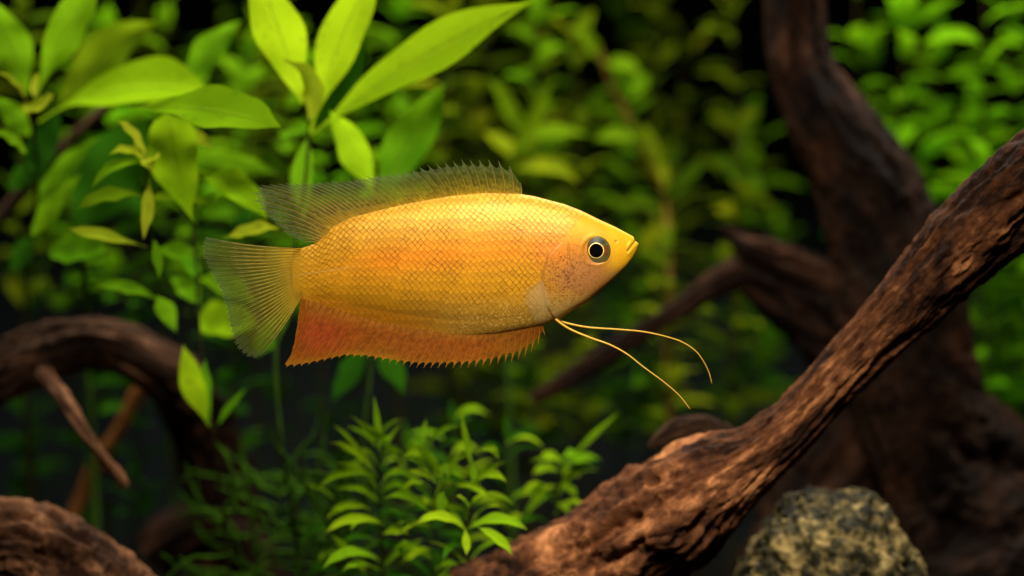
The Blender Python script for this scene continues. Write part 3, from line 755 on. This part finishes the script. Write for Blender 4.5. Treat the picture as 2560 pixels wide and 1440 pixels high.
for i, (px, pt, d, lean, ln) in enumerate([(330, -40, .24, 20, 120), (430, 20, .20, -20, 120), (540, -60, .25, 10, 120), (620, 60, .19, 10, 120), (700, 200, .22, -10, 120), (880, -40, .24, 10, 120), (980, -60, .21, 20, 120),
        (1040, 100, .24, 20, 120), (40, -60, .19, 20, 130), (200, -60, .2, 20, 130), (290, 100, .17, -10, 130), (480, 250, .16, 10, 130), (640, -60, .22, 20, 120), (720, 60, .18, 10, 125), (820, 150, .17, 10, 125), (1000, 250, .18, 10, 125), (1120, -60, .2, 10, 120), (130, 250, .22, 0, 120), (580, 500, .15, 10, 120), (330, 420, .17, 0, 120), (250, 500, .20, -10, 120), (600, 380, .22, 10, 120), (80, 760, .24, 0, 110), (560, 620, .2, 0, 120), (1120, 860, .26, 0, 110), (860, 860, .24, 0, 120), (980, 930, .22, 10, 110), (90, 1080, .2, 0, 100), (1250, 900, .24, 0, 110), (700, 960, .26, 0, 110)]):
    lc = (('olive ', 'mid-green ', 'fresh green ', 'mid-green ')[i % 4] + 'tall stem plant showing dimly between the big broad leaves' if pt < 400 else
          'very dark stem plant in the shade around the arched root' if px < 650 else
          'very dark stem plant deep behind the fine-leaved bush')
    stem_plant(px, pt, d, lean, ln, ('bg', 'bg_dim', 'bg_right', 'bg_dim')[i % 4] if pt < 400 else 'bg_shaded', lc, gC, 300 + i, pbot=800 if pt < 400 else 1350)

# ------------------------------------------------------------------ the fish
fish = thing('gourami_fish', (0, 0, 0), 'golden yellow fish with orange flank, translucent fins and two long thread feelers', 'fish')
UP = np.array([(735, 625), (760, 619), (791, 608), (810, 592), (830, 569), (869, 547), (947, 526), (1024, 508), (1126, 490), (1218, 482), (1300, 485), (1338, 491), (1371, 500), (1413, 511),
               (1454, 527), (1496, 548), (1538, 567), (1562, 580), (1577, 588), (1584, 592), (1587, 602), (1592, 605), (1596, 609)], float)
LO = np.array([(735, 742), (752, 748), (775, 752), (830, 769), (888, 788), (947, 803), (1024, 819), (1118, 834), (1172, 838), (1240, 834), (1309, 822), (1355, 813), (1392, 801), (1427, 779),
               (1468, 754), (1510, 719), (1538, 694), (1566, 666), (1580, 647), (1589, 630), (1594, 617), (1596, 611)], float)
TH = np.array([(735, 0.8), (760, 7), (820, 22), (900, 35), (1000, 47), (1150, 58), (1300, 60), (1430, 52), (1500, 41), (1545, 29), (1575, 18), (1588, 10), (1596, 3)], float)
def smooth_interp(tab, x):
    # monotone-ish smooth: linear interpolation then a light box filter on a dense table
    xs = np.linspace(tab[0, 0], tab[-1, 0], 1800); ys = np.interp(xs, tab[:, 0], tab[:, 1])
    kr = np.hanning(41); kr /= kr.sum()
    ysm = np.convolve(np.pad(ys, 20, 'edge'), kr, 'valid')
    m = sstep(1545, 1575, xs)
    ysm = ysm * (1 - m) + ys * m
    return np.interp(x, xs, ysm)

def body_y(px, py):
    """half thickness (px) of the body at a point of its side"""
    zt, zb, th = smooth_interp(UP, px), smooth_interp(LO, px), smooth_interp(TH, px)
    tau = np.clip((py - (zt + zb) / 2) / ((zb - zt) / 2), -1, 1)
    pw_ = np.where(tau < 0, 0.84, 0.84 + 1.35 * (1 - 0.45 * sstep(1050, 1280, px)) * np.minimum(1, np.maximum(tau, 0) * 1.25) ** 1.3 * (1 - sstep(1330, 1450, px)))
    return th * np.power(np.clip(1 - tau * tau, 0, 1), pw_ / 2)

def scale_field(X, Y):
    """returns distance from the free edge of the topmost scale (0..1), and the index of that scale"""
    zt, zb = smooth_interp(UP, X), smooth_interp(LO, X)
    mid = 0.5 * (zt + zb); h = zb - zt
    q = 8.5; Pp = 16.0
    v = (Y - mid) * (350 / np.maximum(h, 60)) ** 0.30 + 3.0 * fbm(X / 90, Y / 90, 0, 70, 2) + 1.6 * vnoise(X / 17, Y / 17, 0, 74)
    u = X + 0.0009 * (Y - mid) ** 2 * 0.5 + 3.0 * fbm(X / 80, Y / 80, 5, 71, 2) + 2.4 * vnoise(X / 15, Y / 15, 0, 75)
    j0 = np.floor(v / q)
    best = np.full(X.shape, 9.0); bid = np.zeros(X.shape)
    for dj in (0, 1):
        j = j0 + dj
        t = np.abs(v / q - j)
        off = 0.5 * (np.abs(j) % 2)
        e = u / Pp - off - 0.5 * t ** 1.35
        i = np.floor(e)
        dd = e - i
        w_ = dd < best
        best = np.where(w_, dd, best); bid = np.where(w_, i * 131 + j * 7, bid)
    return best, bid

def build_body():
    xs = np.concatenate([np.linspace(735, 1560, 610), np.linspace(1561, 1596, 46)])
    nn, nf = 300, 70
    phn = np.linspace(-np.pi / 2, np.pi / 2, nn)
    phf = np.linspace(np.pi / 2, 3 * np.pi / 2, nf + 2)[1:-1]
    ph = np.concatenate([phn, phf])[None, :]
    X = xs[:, None] + 0 * ph
    zt, zb, th = smooth_interp(UP, X), smooth_interp(LO, X), smooth_interp(TH, X)
    sgn = np.where(np.cos(ph) >= 0, -1.0, 1.0)       # near side faces -y
    sp = np.sin(ph)
    tau = np.where(np.abs(sp) < 1, sp, np.sign(sp))
    Yp = (zt + zb) / 2 - tau * (zb - zt) / 2        # tau=+1 is the back
    pw_ = np.where(tau > 0, 0.84, 0.84 + 1.35 * (1 - 0.45 * sstep(1050, 1280, X)) * np.minimum(1, np.maximum(-tau, 0) * 1.25) ** 1.3 * (1 - sstep(1330, 1450, X)))
    dy = th * np.power(np.clip(np.abs(np.cos(ph)), 0, 1), pw_)
    # scales
    d, sid = scale_field(X, Yp)
    op = np.interp(Yp, [480, 520, 560, 600, 640, 700, 760, 800, 840], [1490, 1470, 1440, 1405, 1368, 1352, 1362, 1385, 1400])   # rear edge of the head
    sm = 1 - sstep(-12, 14, X - op)
    sm *= sstep(736, 765, X)
    fade_lo = 1 - 0.55 * sstep(0.35, 0.85, -tau)
    rel = sm * fade_lo * (1 - np.power(d, 0.8)) * 0.6
    edge = np.exp(-(d / 0.15) ** 2) * sm
    brk = 0.62 + 0.30 * vnoise(X / 5, Yp / 5, 0, 88) + 0.35 * vnoise(X / 30, Yp / 30, 0, 89)
    rid = (sid * 0.6180339) % 1.0
    head = sstep(-10, 10, X - op)
    # head relief: gill cover edge, cheek line, squiggled skin
    sq = np.abs(fbm(X / 7, Yp / 7, 1, 33, 3))
    squig = np.exp(-(sq / 0.17) ** 2)
    cheek = np.exp(-(((X - 1415) / 75) ** 2 + ((Yp - 690) / 85) ** 2))
    rel += 0.7 * squig * head * cheek * -1
    gl = X - (op + 4)
    lowgill = sstep(590, 640, Yp) * (1 - sstep(790, 815, Yp))
    rel += lowgill * (2.0 * sstep(-4, 4, gl) * np.exp(-np.maximum(gl, 0) / 40) )
    pre = X - np.interp(Yp, [590, 640, 660, 700, 740, 780], [1418, 1421, 1427, 1436, 1438, 1425])
    prem = sstep(600, 630, Yp) * (1 - sstep(735, 770, Yp))
    rel += prem * -1.6 * np.exp(-(pre / 3.0) ** 2)
    # mouth slit and nostril
    mx_, my_ = X - 1568, Yp - 628
    ax, ay = (1590 - 1568), (601 - 628); ln_ = math.hypot(ax, ay)
    al_ = np.clip((mx_ * ax + my_ * ay) / ln_ ** 2, 0, 1)
    md = np.hypot(mx_ - al_ * ax, my_ - al_ * ay)
    slit = np.exp(-(md / 2.2) ** 2)
    rel += -4.0 * slit + 1.6 * np.exp(-((md - 7) / 4.5) ** 2) * sstep(1560, 1572, X)
    nos = np.exp(-(np.hypot(X - 1539, Yp - 604) / 3.0) ** 2)
    rel += -2.0 * nos
    # eye socket rim
    er = np.hypot(X - 1489, Yp - 627)
    rel += 0.7 * np.exp(-((er - 38) / 5) ** 2) - 3.0 * sstep(36, 28, er)
    near = (np.cos(ph) ** 0.5 if False else np.power(np.clip(np.abs(np.cos(ph)), 0, 1), 0.5))
    Yd = sgn * (dy + rel * near)
    Xo = X - 10 * (1 - tau ** 2) * sstep(790, 735, X) * sstep(0, 0.2, 1 - np.abs(tau))
    V = np.stack([(Xo - 1280) * S, Yd * S, (720 - Yp) * S], -1)
    # ---- skin pigment
    def mix(a, b, f): return a * (1 - f[..., None]) + np.array(b) * f[..., None]
    C = np.zeros(X.shape + (3,)) + np.array((0.58, 0.262, 0.010))
    t01 = (Yp - zt) / np.maximum(zb - zt, 1)
    C = mix(C, (0.70, 0.36, 0.035), sstep(0.36, 0.06, t01) * sstep(780, 1000, X) * 0.95)
    band = np.exp(-((Yp - np.interp(X, [760, 950, 1150, 1350, 1420], [680, 655, 628, 608, 600])) / np.interp(X, [760, 1000, 1300], [30, 40, 42])) ** 2) * sstep(800, 980, X)
    band *= 0.85 + 0.15 * fbm(X / 70, Yp / 40, 0, 12, 3)
    C = mix(C, (0.76, 0.225, 0.008), np.clip(band, 0, 1) * 0.85)
    bel = sstep(0.62, 0.95, t01) * sstep(950, 1150, X)
    C = mix(C, (0.54, 0.29, 0.045), bel * 0.8)
    C = mix(C, (0.52, 0.19, 0.010), sstep(0.80, 0.97, t01) * (1 - sstep(980, 1180, X)) * 0.9)
    # lateral pale patch above the gill
    pp = np.exp(-(((X - 1345) / 65) ** 2 + ((Yp - 578) / 14) ** 2))
    C = mix(C, (0.78, 0.38, 0.10), pp * 0.4)
    # head
    C = mix(C, (0.74, 0.39, 0.014), np.clip(head * sstep(640, 575, Yp), 0, 1) * 0.9)
    C = mix(C, (0.86, 0.45, 0.010), np.clip(sstep(1495, 1535, X) * sstep(690, 655, Yp), 0, 1))
    C = mix(C, (0.46, 0.185, 0.065), np.clip(head * np.exp(-(((X - 1450) / 75) ** 2 + ((Yp - 690) / 55) ** 2)) * 1.3, 0, 1) * 0.9)
    C = mix(C, (0.72, 0.23, 0.025), np.exp(-(((X - 1385) / 52) ** 2 + ((Yp - 628) / 38) ** 2)) * 0.95)
    C = mix(C, (0.52, 0.34, 0.13), np.clip(head * sstep(735, 790, Yp), 0, 1) * 0.85)
    C = mix(C, (0.60, 0.36, 0.10), np.clip(sstep(1500, 1440, X) * head * sstep(715, 760, Yp), 0, 1) * 0.5)
    # scale to scale tone, dark free edges, gold flecks, squiggles
    ctr = np.exp(-((d - 0.5) / 0.22) ** 2) * sm * sstep(0.5, 0.1, t01)
    C = mix(C, (0.85, 0.50, 0.10), np.clip(ctr * (0.25 + 0.5 * rid), 0, 1) * 0.5)
    C *= (0.88 + 0.04 * fbm(X / 60, Yp / 45, 3, 15, 3) + 0.26 * rid * sm + 0.06 * vnoise(X / 2.5, Yp / 2.5, 0, 91))[..., None]
    C = mix(C, (0.13, 0.055, 0.008), np.clip(edge * brk * fade_lo * 1.0, 0, 1))
    fl = sstep(0.45, 0.8, fbm(X / 3.4, Yp / 3.4, 2, 51, 2)) * sstep(0.72, 0.9, t01) * sstep(1080, 1200, X) * (1 - sstep(1375, 1395, X))
    C = mix(C, (0.95, 0.62, 0.16), fl * 0.7)
    C = mix(C, (0.15, 0.05, 0.014), np.clip(squig * head * cheek * 1.1, 0, 0.9) * sstep(570, 600, Yp))
    C = mix(C, (0.20, 0.075, 0.02), np.clip(squig * (1 - head) * np.exp(-(((X - 1350) / 30) ** 2 + ((Yp - 650) / 60) ** 2)) * 0.5, 0, 1))
    C = mix(C, (0.26, 0.09, 0.02), np.clip(lowgill * np.exp(-((gl + 3) / 3.0) ** 2) * 0.75, 0, 1))
    C = mix(C, (0.35, 0.16, 0.03), np.clip(nos * 0.8 + slit * 0.6, 0, 1))
    C = mix(C, (0.30, 0.13, 0.03), np.clip(prem * np.exp(-(pre / 2.2) ** 2) * 0.5, 0, 1))
    lat = np.exp(-((Yp - np.interp(X, [735, 850, 900], [690, 672, 668])) / 2.0) ** 2) * (1 - sstep(860, 910, X))
    C = mix(C, (0.75, 0.50, 0.22), lat * 0.22)
    C = mix(C, (0.42, 0.25, 0.014), sstep(785, 725, Xo) * 0.75)
    C = np.clip(C * np.array((0.92, 0.90, 0.72)), 0.003, 0.98)
    n, m = X.shape
    Q = grid_quads(n, m, True)
    tint = np.concatenate([C.reshape(-1, 3), np.ones((n * m, 1))], 1)
    V = V.reshape(-1, 3)
    V = np.vstack([V, [(724 - 1280) * S, 0, (720 - 683) * S], [(1597 - 1280) * S, 0, (720 - 610) * S]])
    tint = np.vstack([tint, tint[:1], tint[-1:]])
    j = np.arange(m); j2 = (j + 1) % m; c0 = np.full(m, n * m)
    Q = np.vstack([Q, np.stack([j2, j, c0, c0], 1), np.stack([(n - 1) * m + j, (n - 1) * m + j2, c0 + 1, c0 + 1], 1)])
    Q = Q[:, ::-1].copy()
    Q[Q[:, 0] == Q[:, 1]] = Q[Q[:, 0] == Q[:, 1]][:, [1, 2, 3, 0]]
    return obj('body', mesh_np('body', V, Q, M['fish'], {'tint': tint}), fish)
body = build_body()

def build_eye(side):
    cx, cy = 1489.0, 627.0
    y0 = side * (float(body_y(np.array([cx]), np.array([cy]))[0]) - 5.0)
    def dome(r0, r1, n, m, h0, bulge, name, mat, tint=None, parent=fish):
        rr = np.linspace(r0, r1, n)[:, None]; a = np.linspace(0, 2 * np.pi, m, endpoint=False)[None, :]
        X = cx + rr * np.cos(a); Z = cy + rr * np.sin(a)
        Y = y0 + side * (h0 + bulge * (1 - (rr / 36.0) ** 2) + 0 * a)
        V = np.stack([(X - 1280) * S, Y * S, (720 - Z) * S], -1).reshape(-1, 3)
        at = None
        if tint is not None:
            c = tint(rr + 0 * a, a + 0 * rr); at = {'tint': np.concatenate([c.reshape(-1, 3), np.ones((n * m, 1))], 1)}
        return obj(name, mesh_np(name, V, grid_quads(n, m, True), mat, at), parent)
    def iris_tint(rr, a):
        c = np.zeros(rr.shape + (3,)) + np.array((0.13, 0.13, 0.05))
        def mix(c, b, f): return c * (1 - f[..., None]) + np.array(b) * f[..., None]
        c = mix(c, (0.36, 0.34, 0.17), sstep(0.1, 0.9, np.sin(a)) * 0.8)
        c = mix(c, (0.06, 0.06, 0.03), sstep(0.2, 0.9, -np.sin(a)) * 0.7)
        c = mix(c, (0.50, 0.13, 0.02), np.clip(np.exp(-((np.abs(np.cos(a)) - 1) / 0.12) ** 2) * sstep(34, 26, rr) * 0.9, 0, 1))
        c = mix(c, (0.30, 0.30, 0.16), 0.5 * sstep(0.1, 0.6, fbm(np.cos(a) * 6, np.sin(a) * 6, rr / 9, 3, 3)))
        c = mix(c, (0.45, 0.42, 0.24), np.exp(-((rr - 33) / 1.2) ** 2) * 0.7)
        c = mix(c, (0.03, 0.025, 0.012), sstep(33.6, 35.5, rr) * 0.8)
        return c * np.array((0.30, 0.28, 0.20))
    e = dome(14, 36, 24, 96, 0, 9.0, 'eye', M['iris'], iris_tint)
    dome(15.5, 19.5, 4, 64, 1.0, 9.4, 'iris_ring', M['gold'], None, e)
    dome(0.05, 17.2, 10, 64, 1.6, 9.6, 'pupil', M['pupil'], None, e)
for s_ in (-1, 1):
    build_eye(s_)

def fin(name, pairs, nrays, tintf, coverf, bow=0.0, notch=0.10, spine=None, y0=None, ray_tint=(0.10, 0.075, 0.02), ray_tip=None, rw=1.5, fork=False, inset=6, amp=1.2, sub=6, nt=22, wave=3.0, extra=0.02, ray_cover=0.9, warp=1.0, stout=1.0):
    """pairs: base and edge points from front to back; each ray is its own piece on the membrane"""
    pr = np.asarray(pairs, float)
    mid = (pr[:, :2] + pr[:, 2:]) / 2
    seg = np.linalg.norm(np.diff(mid, axis=0), axis=1)
    cum = np.concatenate([[0], np.cumsum(seg)]) / seg.sum()
    def at(s):
        return np.stack([np.interp(s, cum, pr[:, k]) for k in range(4)], -1)
    s_r = np.linspace(0, 1, nrays) ** warp
    ncol = (nrays - 1) * sub + 1
    s = np.linspace(0, 1, ncol) ** warp
    t = np.linspace(0, 1, nt)
    f = (np.arange(ncol) % sub) / sub
    q = at(s)
    Bp, Ep = q[:, :2], q[:, 2:]
    dv = Ep - Bp; ln = np.linalg.norm(dv, axis=1)[:, None]
    Bp = Bp - dv / ln * inset
    nt_ = notch if np.isscalar(notch) else np.interp(s, *notch)
    tl = 1 - nt_ * np.power(np.sin(np.pi * f), 0.7)
    def point(Bq, Eq, tt, s_v, fr):
        v = Eq - Bq
        perp = np.stack([-v[..., 1], v[..., 0]], -1)
        xy = Bq + v * tt[..., None] + perp * (bow * np.sin(np.pi * tt * 0.9))[..., None]
        yy = wave * tt * np.sin(s_v * 9 + 0.7) + (0 if y0 is None else 0)
        return xy, yy
    TT = t[None, :] * tl[:, None]
    xy, yy = point(Bp[:, None, :], Ep[:, None, :], TT, s[:, None], f[:, None])
    corr = amp * np.cos(2 * np.pi * f)[:, None] * np.minimum(1, 3 * TT)
    yy = yy + corr
    if y0 is not None:
        yy = yy + y0(xy[..., 0], xy[..., 1], TT)
    V = np.stack([(xy[..., 0] - 1280) * S, yy * S, (720 - xy[..., 1]) * S], -1)
    c = tintf(s[:, None] + 0 * TT, TT, xy); cv = coverf(s[:, None] + 0 * TT, TT, xy)
    tint = np.concatenate([c.reshape(-1, 3), np.ones((c.size // 3, 1))], 1)
    fo = obj(name, mesh_np(name, V.reshape(-1, 3), grid_quads(ncol, nt), M['fin'], {'tint': tint, 'cover': np.clip(cv, 0, 1).reshape(-1)}), fish)
    # rays
    rr_ = random.Random(5)
    for i in range(nrays):
        qq = at(np.array([s_r[i]]))[0]
        b0, e0 = qq[:2], qq[2:]
        L0 = np.linalg.norm(e0 - b0); 
        if L0 < 6: continue
        b0 = b0 - (e0 - b0) / L0 * inset
        nseg = 16
        ex = extra if np.isscalar(extra) else np.interp(s_r[i], *extra)
        tt = np.linspace(0, 1 + ex, nseg)
        strands = [0.0] if not fork else [-1.0, 1.0]
        Vs, Qs, Ts, off = [], [], [], 0
        ds = 1.0 / (nrays - 1)
        for fk in strands:
            fo_s = fk * ds * 0.26 * sstep(0.25, 0.9, tt)
            sp = at(np.clip(s_r[i] + fo_s, 0, 1))
            Bq = sp[:, :2]; Eq = sp[:, 2:]
            lq = np.linalg.norm(Eq - Bq, axis=1)[:, None]
            Bq = Bq - (Eq - Bq) / lq * inset
            xy_, yy_ = point(Bq, Eq, np.minimum(tt, 1.12), np.full(nseg, s_r[i]), 0)
            if y0 is not None: yy_ = yy_ + y0(xy_[:, 0], xy_[:, 1], tt)
            yy_ = yy_ + amp * np.minimum(1, 3 * tt) - 0.6
            Cc = np.stack([(xy_[:, 0] - 1280) * S, yy_ * S, (720 - xy_[:, 1]) * S], -1)
            T_, N_2, B_2 = frames(Cc)
            a = np.linspace(0, 2 * np.pi, 6, endpoint=False)
            R = np.interp(s_r[i], [0, .35], [stout, 1.0]) * rw * (1.15 - 0.75 * tt / tt.max()) * (0.7 if fork else 1) * S
            R = R * (1 + 0.22 * np.cos(np.arange(nseg) * np.pi))      # segment joints
            Vv = Cc[:, None] + R[:, None, None] * (np.cos(a)[None, :, None] * N_2[:, None] + np.sin(a)[None, :, None] * B_2[:, None])
            Vs.append(Vv.reshape(-1, 3)); Qs.append(grid_quads(nseg, 6, True) + off); off += nseg * 6
            tipc = np.array(ray_tip if ray_tip is not None else ray_tint)
            cc = np.array(ray_tint) * (1 - tt[:, None]) + tipc * tt[:, None]
            Ts.append(np.repeat(np.concatenate([np.clip(cc, 0, 1), np.ones((nseg, 1))], 1), 6, 0))
        obj('ray', mesh_np('ray', np.vstack(Vs), np.vstack(Qs), M['ray'], {'tint': np.vstack(Ts), 'cover': np.full(off, ray_cover)}), fo)
    return fo

def c3(*stops):
    def f(x):
        return np.stack([np.interp(x, [q[0] for q in stops], [q[1][k] for q in stops]) for k in range(3)], -1)
    return f

dors = [(1302, 485, 1300, 458), (1290, 484, 1283, 424), (1270, 484, 1256, 407), (1245, 483, 1228, 403), (1215, 483, 1190, 403), (1180, 485, 1150, 403), (1140, 489, 1100, 411), (1080, 498, 1013, 431),
        (1020, 508, 935, 442), (960, 522, 860, 455), (910, 535, 780, 461), (870, 547, 700, 464), (848, 557, 642, 469), (830, 568, 630, 488), (818, 579, 640, 514), (808, 591, 672, 549), (798, 602, 715, 588), (790, 608, 760, 606)]
dt = c3((0, (0.40, 0.22, 0.008)), (0.2, (0.22, 0.16, 0.006)), (0.6, (0.10, 0.105, 0.008)), (1, (0.10, 0.13, 0.045)))
fin('dorsal_fin', dors, 42, lambda s, t, xy: dt(t) * (0.8 + 0.5 * (fbm(xy[..., 0] / 5, xy[..., 1] / 5, 0, 9, 2) > 0.1))[..., None],
    lambda s, t, xy: np.interp(t, [0, .10, .35, 1], [.95, .82, .60, .48]) * np.interp(s, [0, .35, .6], [1.1, 1.05, .95]) + 0.16 * vnoise(xy[..., 0] / 4, xy[..., 1] / 4, 0, 8),
    bow=0.07, notch=([0, .2, .5, .75, 1], [.26, .16, .07, .05, .05]), warp=0.82, stout=1.5, ray_tint=(0.34, 0.20, 0.012), ray_tip=(0.14, 0.13, 0.04), rw=1.35, extra=([0, .3, .6, 1], [.03, .05, .03, .01]), wave=3)
tail = [(742, 621, 513, 591), (742, 632, 504, 612), (742, 645, 505, 637), (743, 658, 519, 666), (744, 671, 537, 700), (745, 683, 553, 731), (746, 694, 561, 760), (747, 704, 567, 790), (748, 714, 572, 818), (748, 722, 580, 848),
        (749, 729, 593, 872), (750, 735, 612, 889), (751, 740, 634, 895), (752, 744, 652, 886)]
tt_ = c3((0, (0.60, 0.30, 0.014)), (0.12, (0.56, 0.32, 0.016)), (0.25, (0.38, 0.27, 0.02)), (0.5, (0.17, 0.15, 0.008)), (0.85, (0.10, 0.11, 0.010)), (1, (0.10, 0.13, 0.045)))
fin('tail_fin', tail, 26, lambda s, t, xy: tt_(t), lambda s, t, xy: np.interp(t, [0, .08, .2, .4, 1], [.0, .95, .80, .64, .54]) * np.interp(t, [0, .02, .05], [0, .6, 1]) + 0.14 * vnoise(xy[..., 0] / 6, xy[..., 1] / 3, 0, 18),
    bow=-0.03, notch=0.035, ray_tint=(0.60, 0.38, 0.03), ray_tip=(0.22, 0.22, 0.07), rw=1.5, fork=True, inset=10, wave=6, amp=1.6, extra=0.0, y0=lambda x, y, t: -3.2 * np.exp(-np.maximum(t, 0) * 9))
anal = [(1355, 814, 1361, 836), (1345, 816, 1340, 866), (1330, 819, 1320, 883), (1310, 823, 1300, 893), (1290, 827, 1279, 900), (1265, 831, 1256, 903), (1235, 835, 1215, 911), (1190, 838, 1165, 915), (1140, 837, 1105, 915), (1080, 832, 1040, 914),
        (1020, 819, 975, 904), (970, 809, 915, 892), (920, 797, 860, 890), (880, 786, 810, 901), (845, 775, 765, 911), (815, 764, 728, 917), (795, 756, 706, 916), (780, 752, 722, 896), (768, 750, 733, 862), (758, 748, 742, 815), (752, 747, 748, 772)]
def anal_tint(s, t, xy):
    red = np.exp(-(((xy[..., 0] - 800) / 70) ** 2 + ((xy[..., 1] - 840) / 50) ** 2))
    base = c3((0, (0.50, 0.19, 0.010)), (0.35, (0.40, 0.095, 0.007)), (0.8, (0.44, 0.12, 0.007)), (1, (0.62, 0.26, 0.012)))(t)
    c = base * (1 - red[..., None] * .85) + np.array((0.55, 0.075, 0.016)) * red[..., None] * .85
    return 0.72 * c * (0.88 + 0.3 * vnoise(xy[..., 0] / 5, xy[..., 1] / 5, 0, 29))[..., None]
fin('anal_fin', anal, 42, anal_tint, lambda s, t, xy: np.interp(t, [0, .5, 1], [1, .93, .82]) * np.interp(xy[..., 0], [1200, 1340], [1, .62]),
    bow=-0.03, notch=([0, .12, .3, .6, 1], [.42, .24, .14, .06, .03]), ray_cover=0.55, ray_tint=(0.36, 0.11, 0.008), ray_tip=(0.62, 0.24, 0.012), rw=1.0, extra=([0, .4, .7, 1], [.04, .06, .02, 0]), wave=2.5, inset=12)
pect = [(1352, 700, 1306, 726), (1355, 706, 1308, 752), (1358, 714, 1318, 782), (1362, 722, 1332, 806), (1366, 730, 1348, 815), (1369, 738, 1364, 808)]
for s_ in (-1, 1):
    fin('pectoral_fin', pect, 14, lambda s, t, xy: c3((0, (0.85, 0.45, 0.09)), (0.4, (1.0, 0.80, 0.36)), (1, (1.0, 0.86, 0.46)))(t),
        lambda s, t, xy: np.interp(t, [0, .4, .85, 1], [.6, .38, .22, .02]) * np.interp(s, [0, .25, .8, 1], [.1, .7, 1, .7]), bow=-0.04, notch=0.02, ray_tint=(0.72, 0.52, 0.22), ray_tip=(0.6, 0.5, 0.28), rw=0.5, inset=2, amp=.5, wave=1,
        y0=(lambda sg: (lambda x, y, t: sg * (body_y(x, y) + 1.6 + 3 * t)))(s_), sub=3, extra=-0.08, ray_cover=0.45)

def feeler(pts, y_end, y_start, r0):
    pts3 = [(x, y, 0) for x, y in pts]
    c = catmull(pts3, 70)
    yy = y_start + (y_end - y_start) * np.linspace(0, 1, 70) ** 1.2
    C = np.stack([(c[:, 0] - 1280) * S, yy * S, (720 - c[:, 1]) * S], -1)
    R = np.interp(np.linspace(0, 1, 70), [0, .15, 1], [r0 * 1.25, r0, 0.9]) * S
    me = tube('feeler', C, R, 10, M['ray'], (0, 0, 0))
    n = len(me.vertices)
    at = me.attributes.new('tint', 'FLOAT_COLOR', 'POINT'); at.data.foreach_set('color', np.tile(np.array([0.78, 0.46, 0.05, 1], np.float32), n))
    a2 = me.attributes.new('cover', 'FLOAT', 'POINT'); a2.data.foreach_set('value', np.ones(n, np.float32))
    return obj('feeler', me, fish)
feeler([(1384, 792), (1395, 803), (1425, 823), (1475, 844), (1525, 862), (1567, 885), (1608, 917), (1658, 954), (1696, 987), (1723, 1021)], -30, -8, 2.7)
feeler([(1386, 792), (1398, 801), (1425, 810), (1475, 819), (1550, 824), (1612, 830), (1667, 842), (1708, 856), (1742, 879), (1762, 906), (1775, 933), (1782, 960)], 30, 8, 2.3)
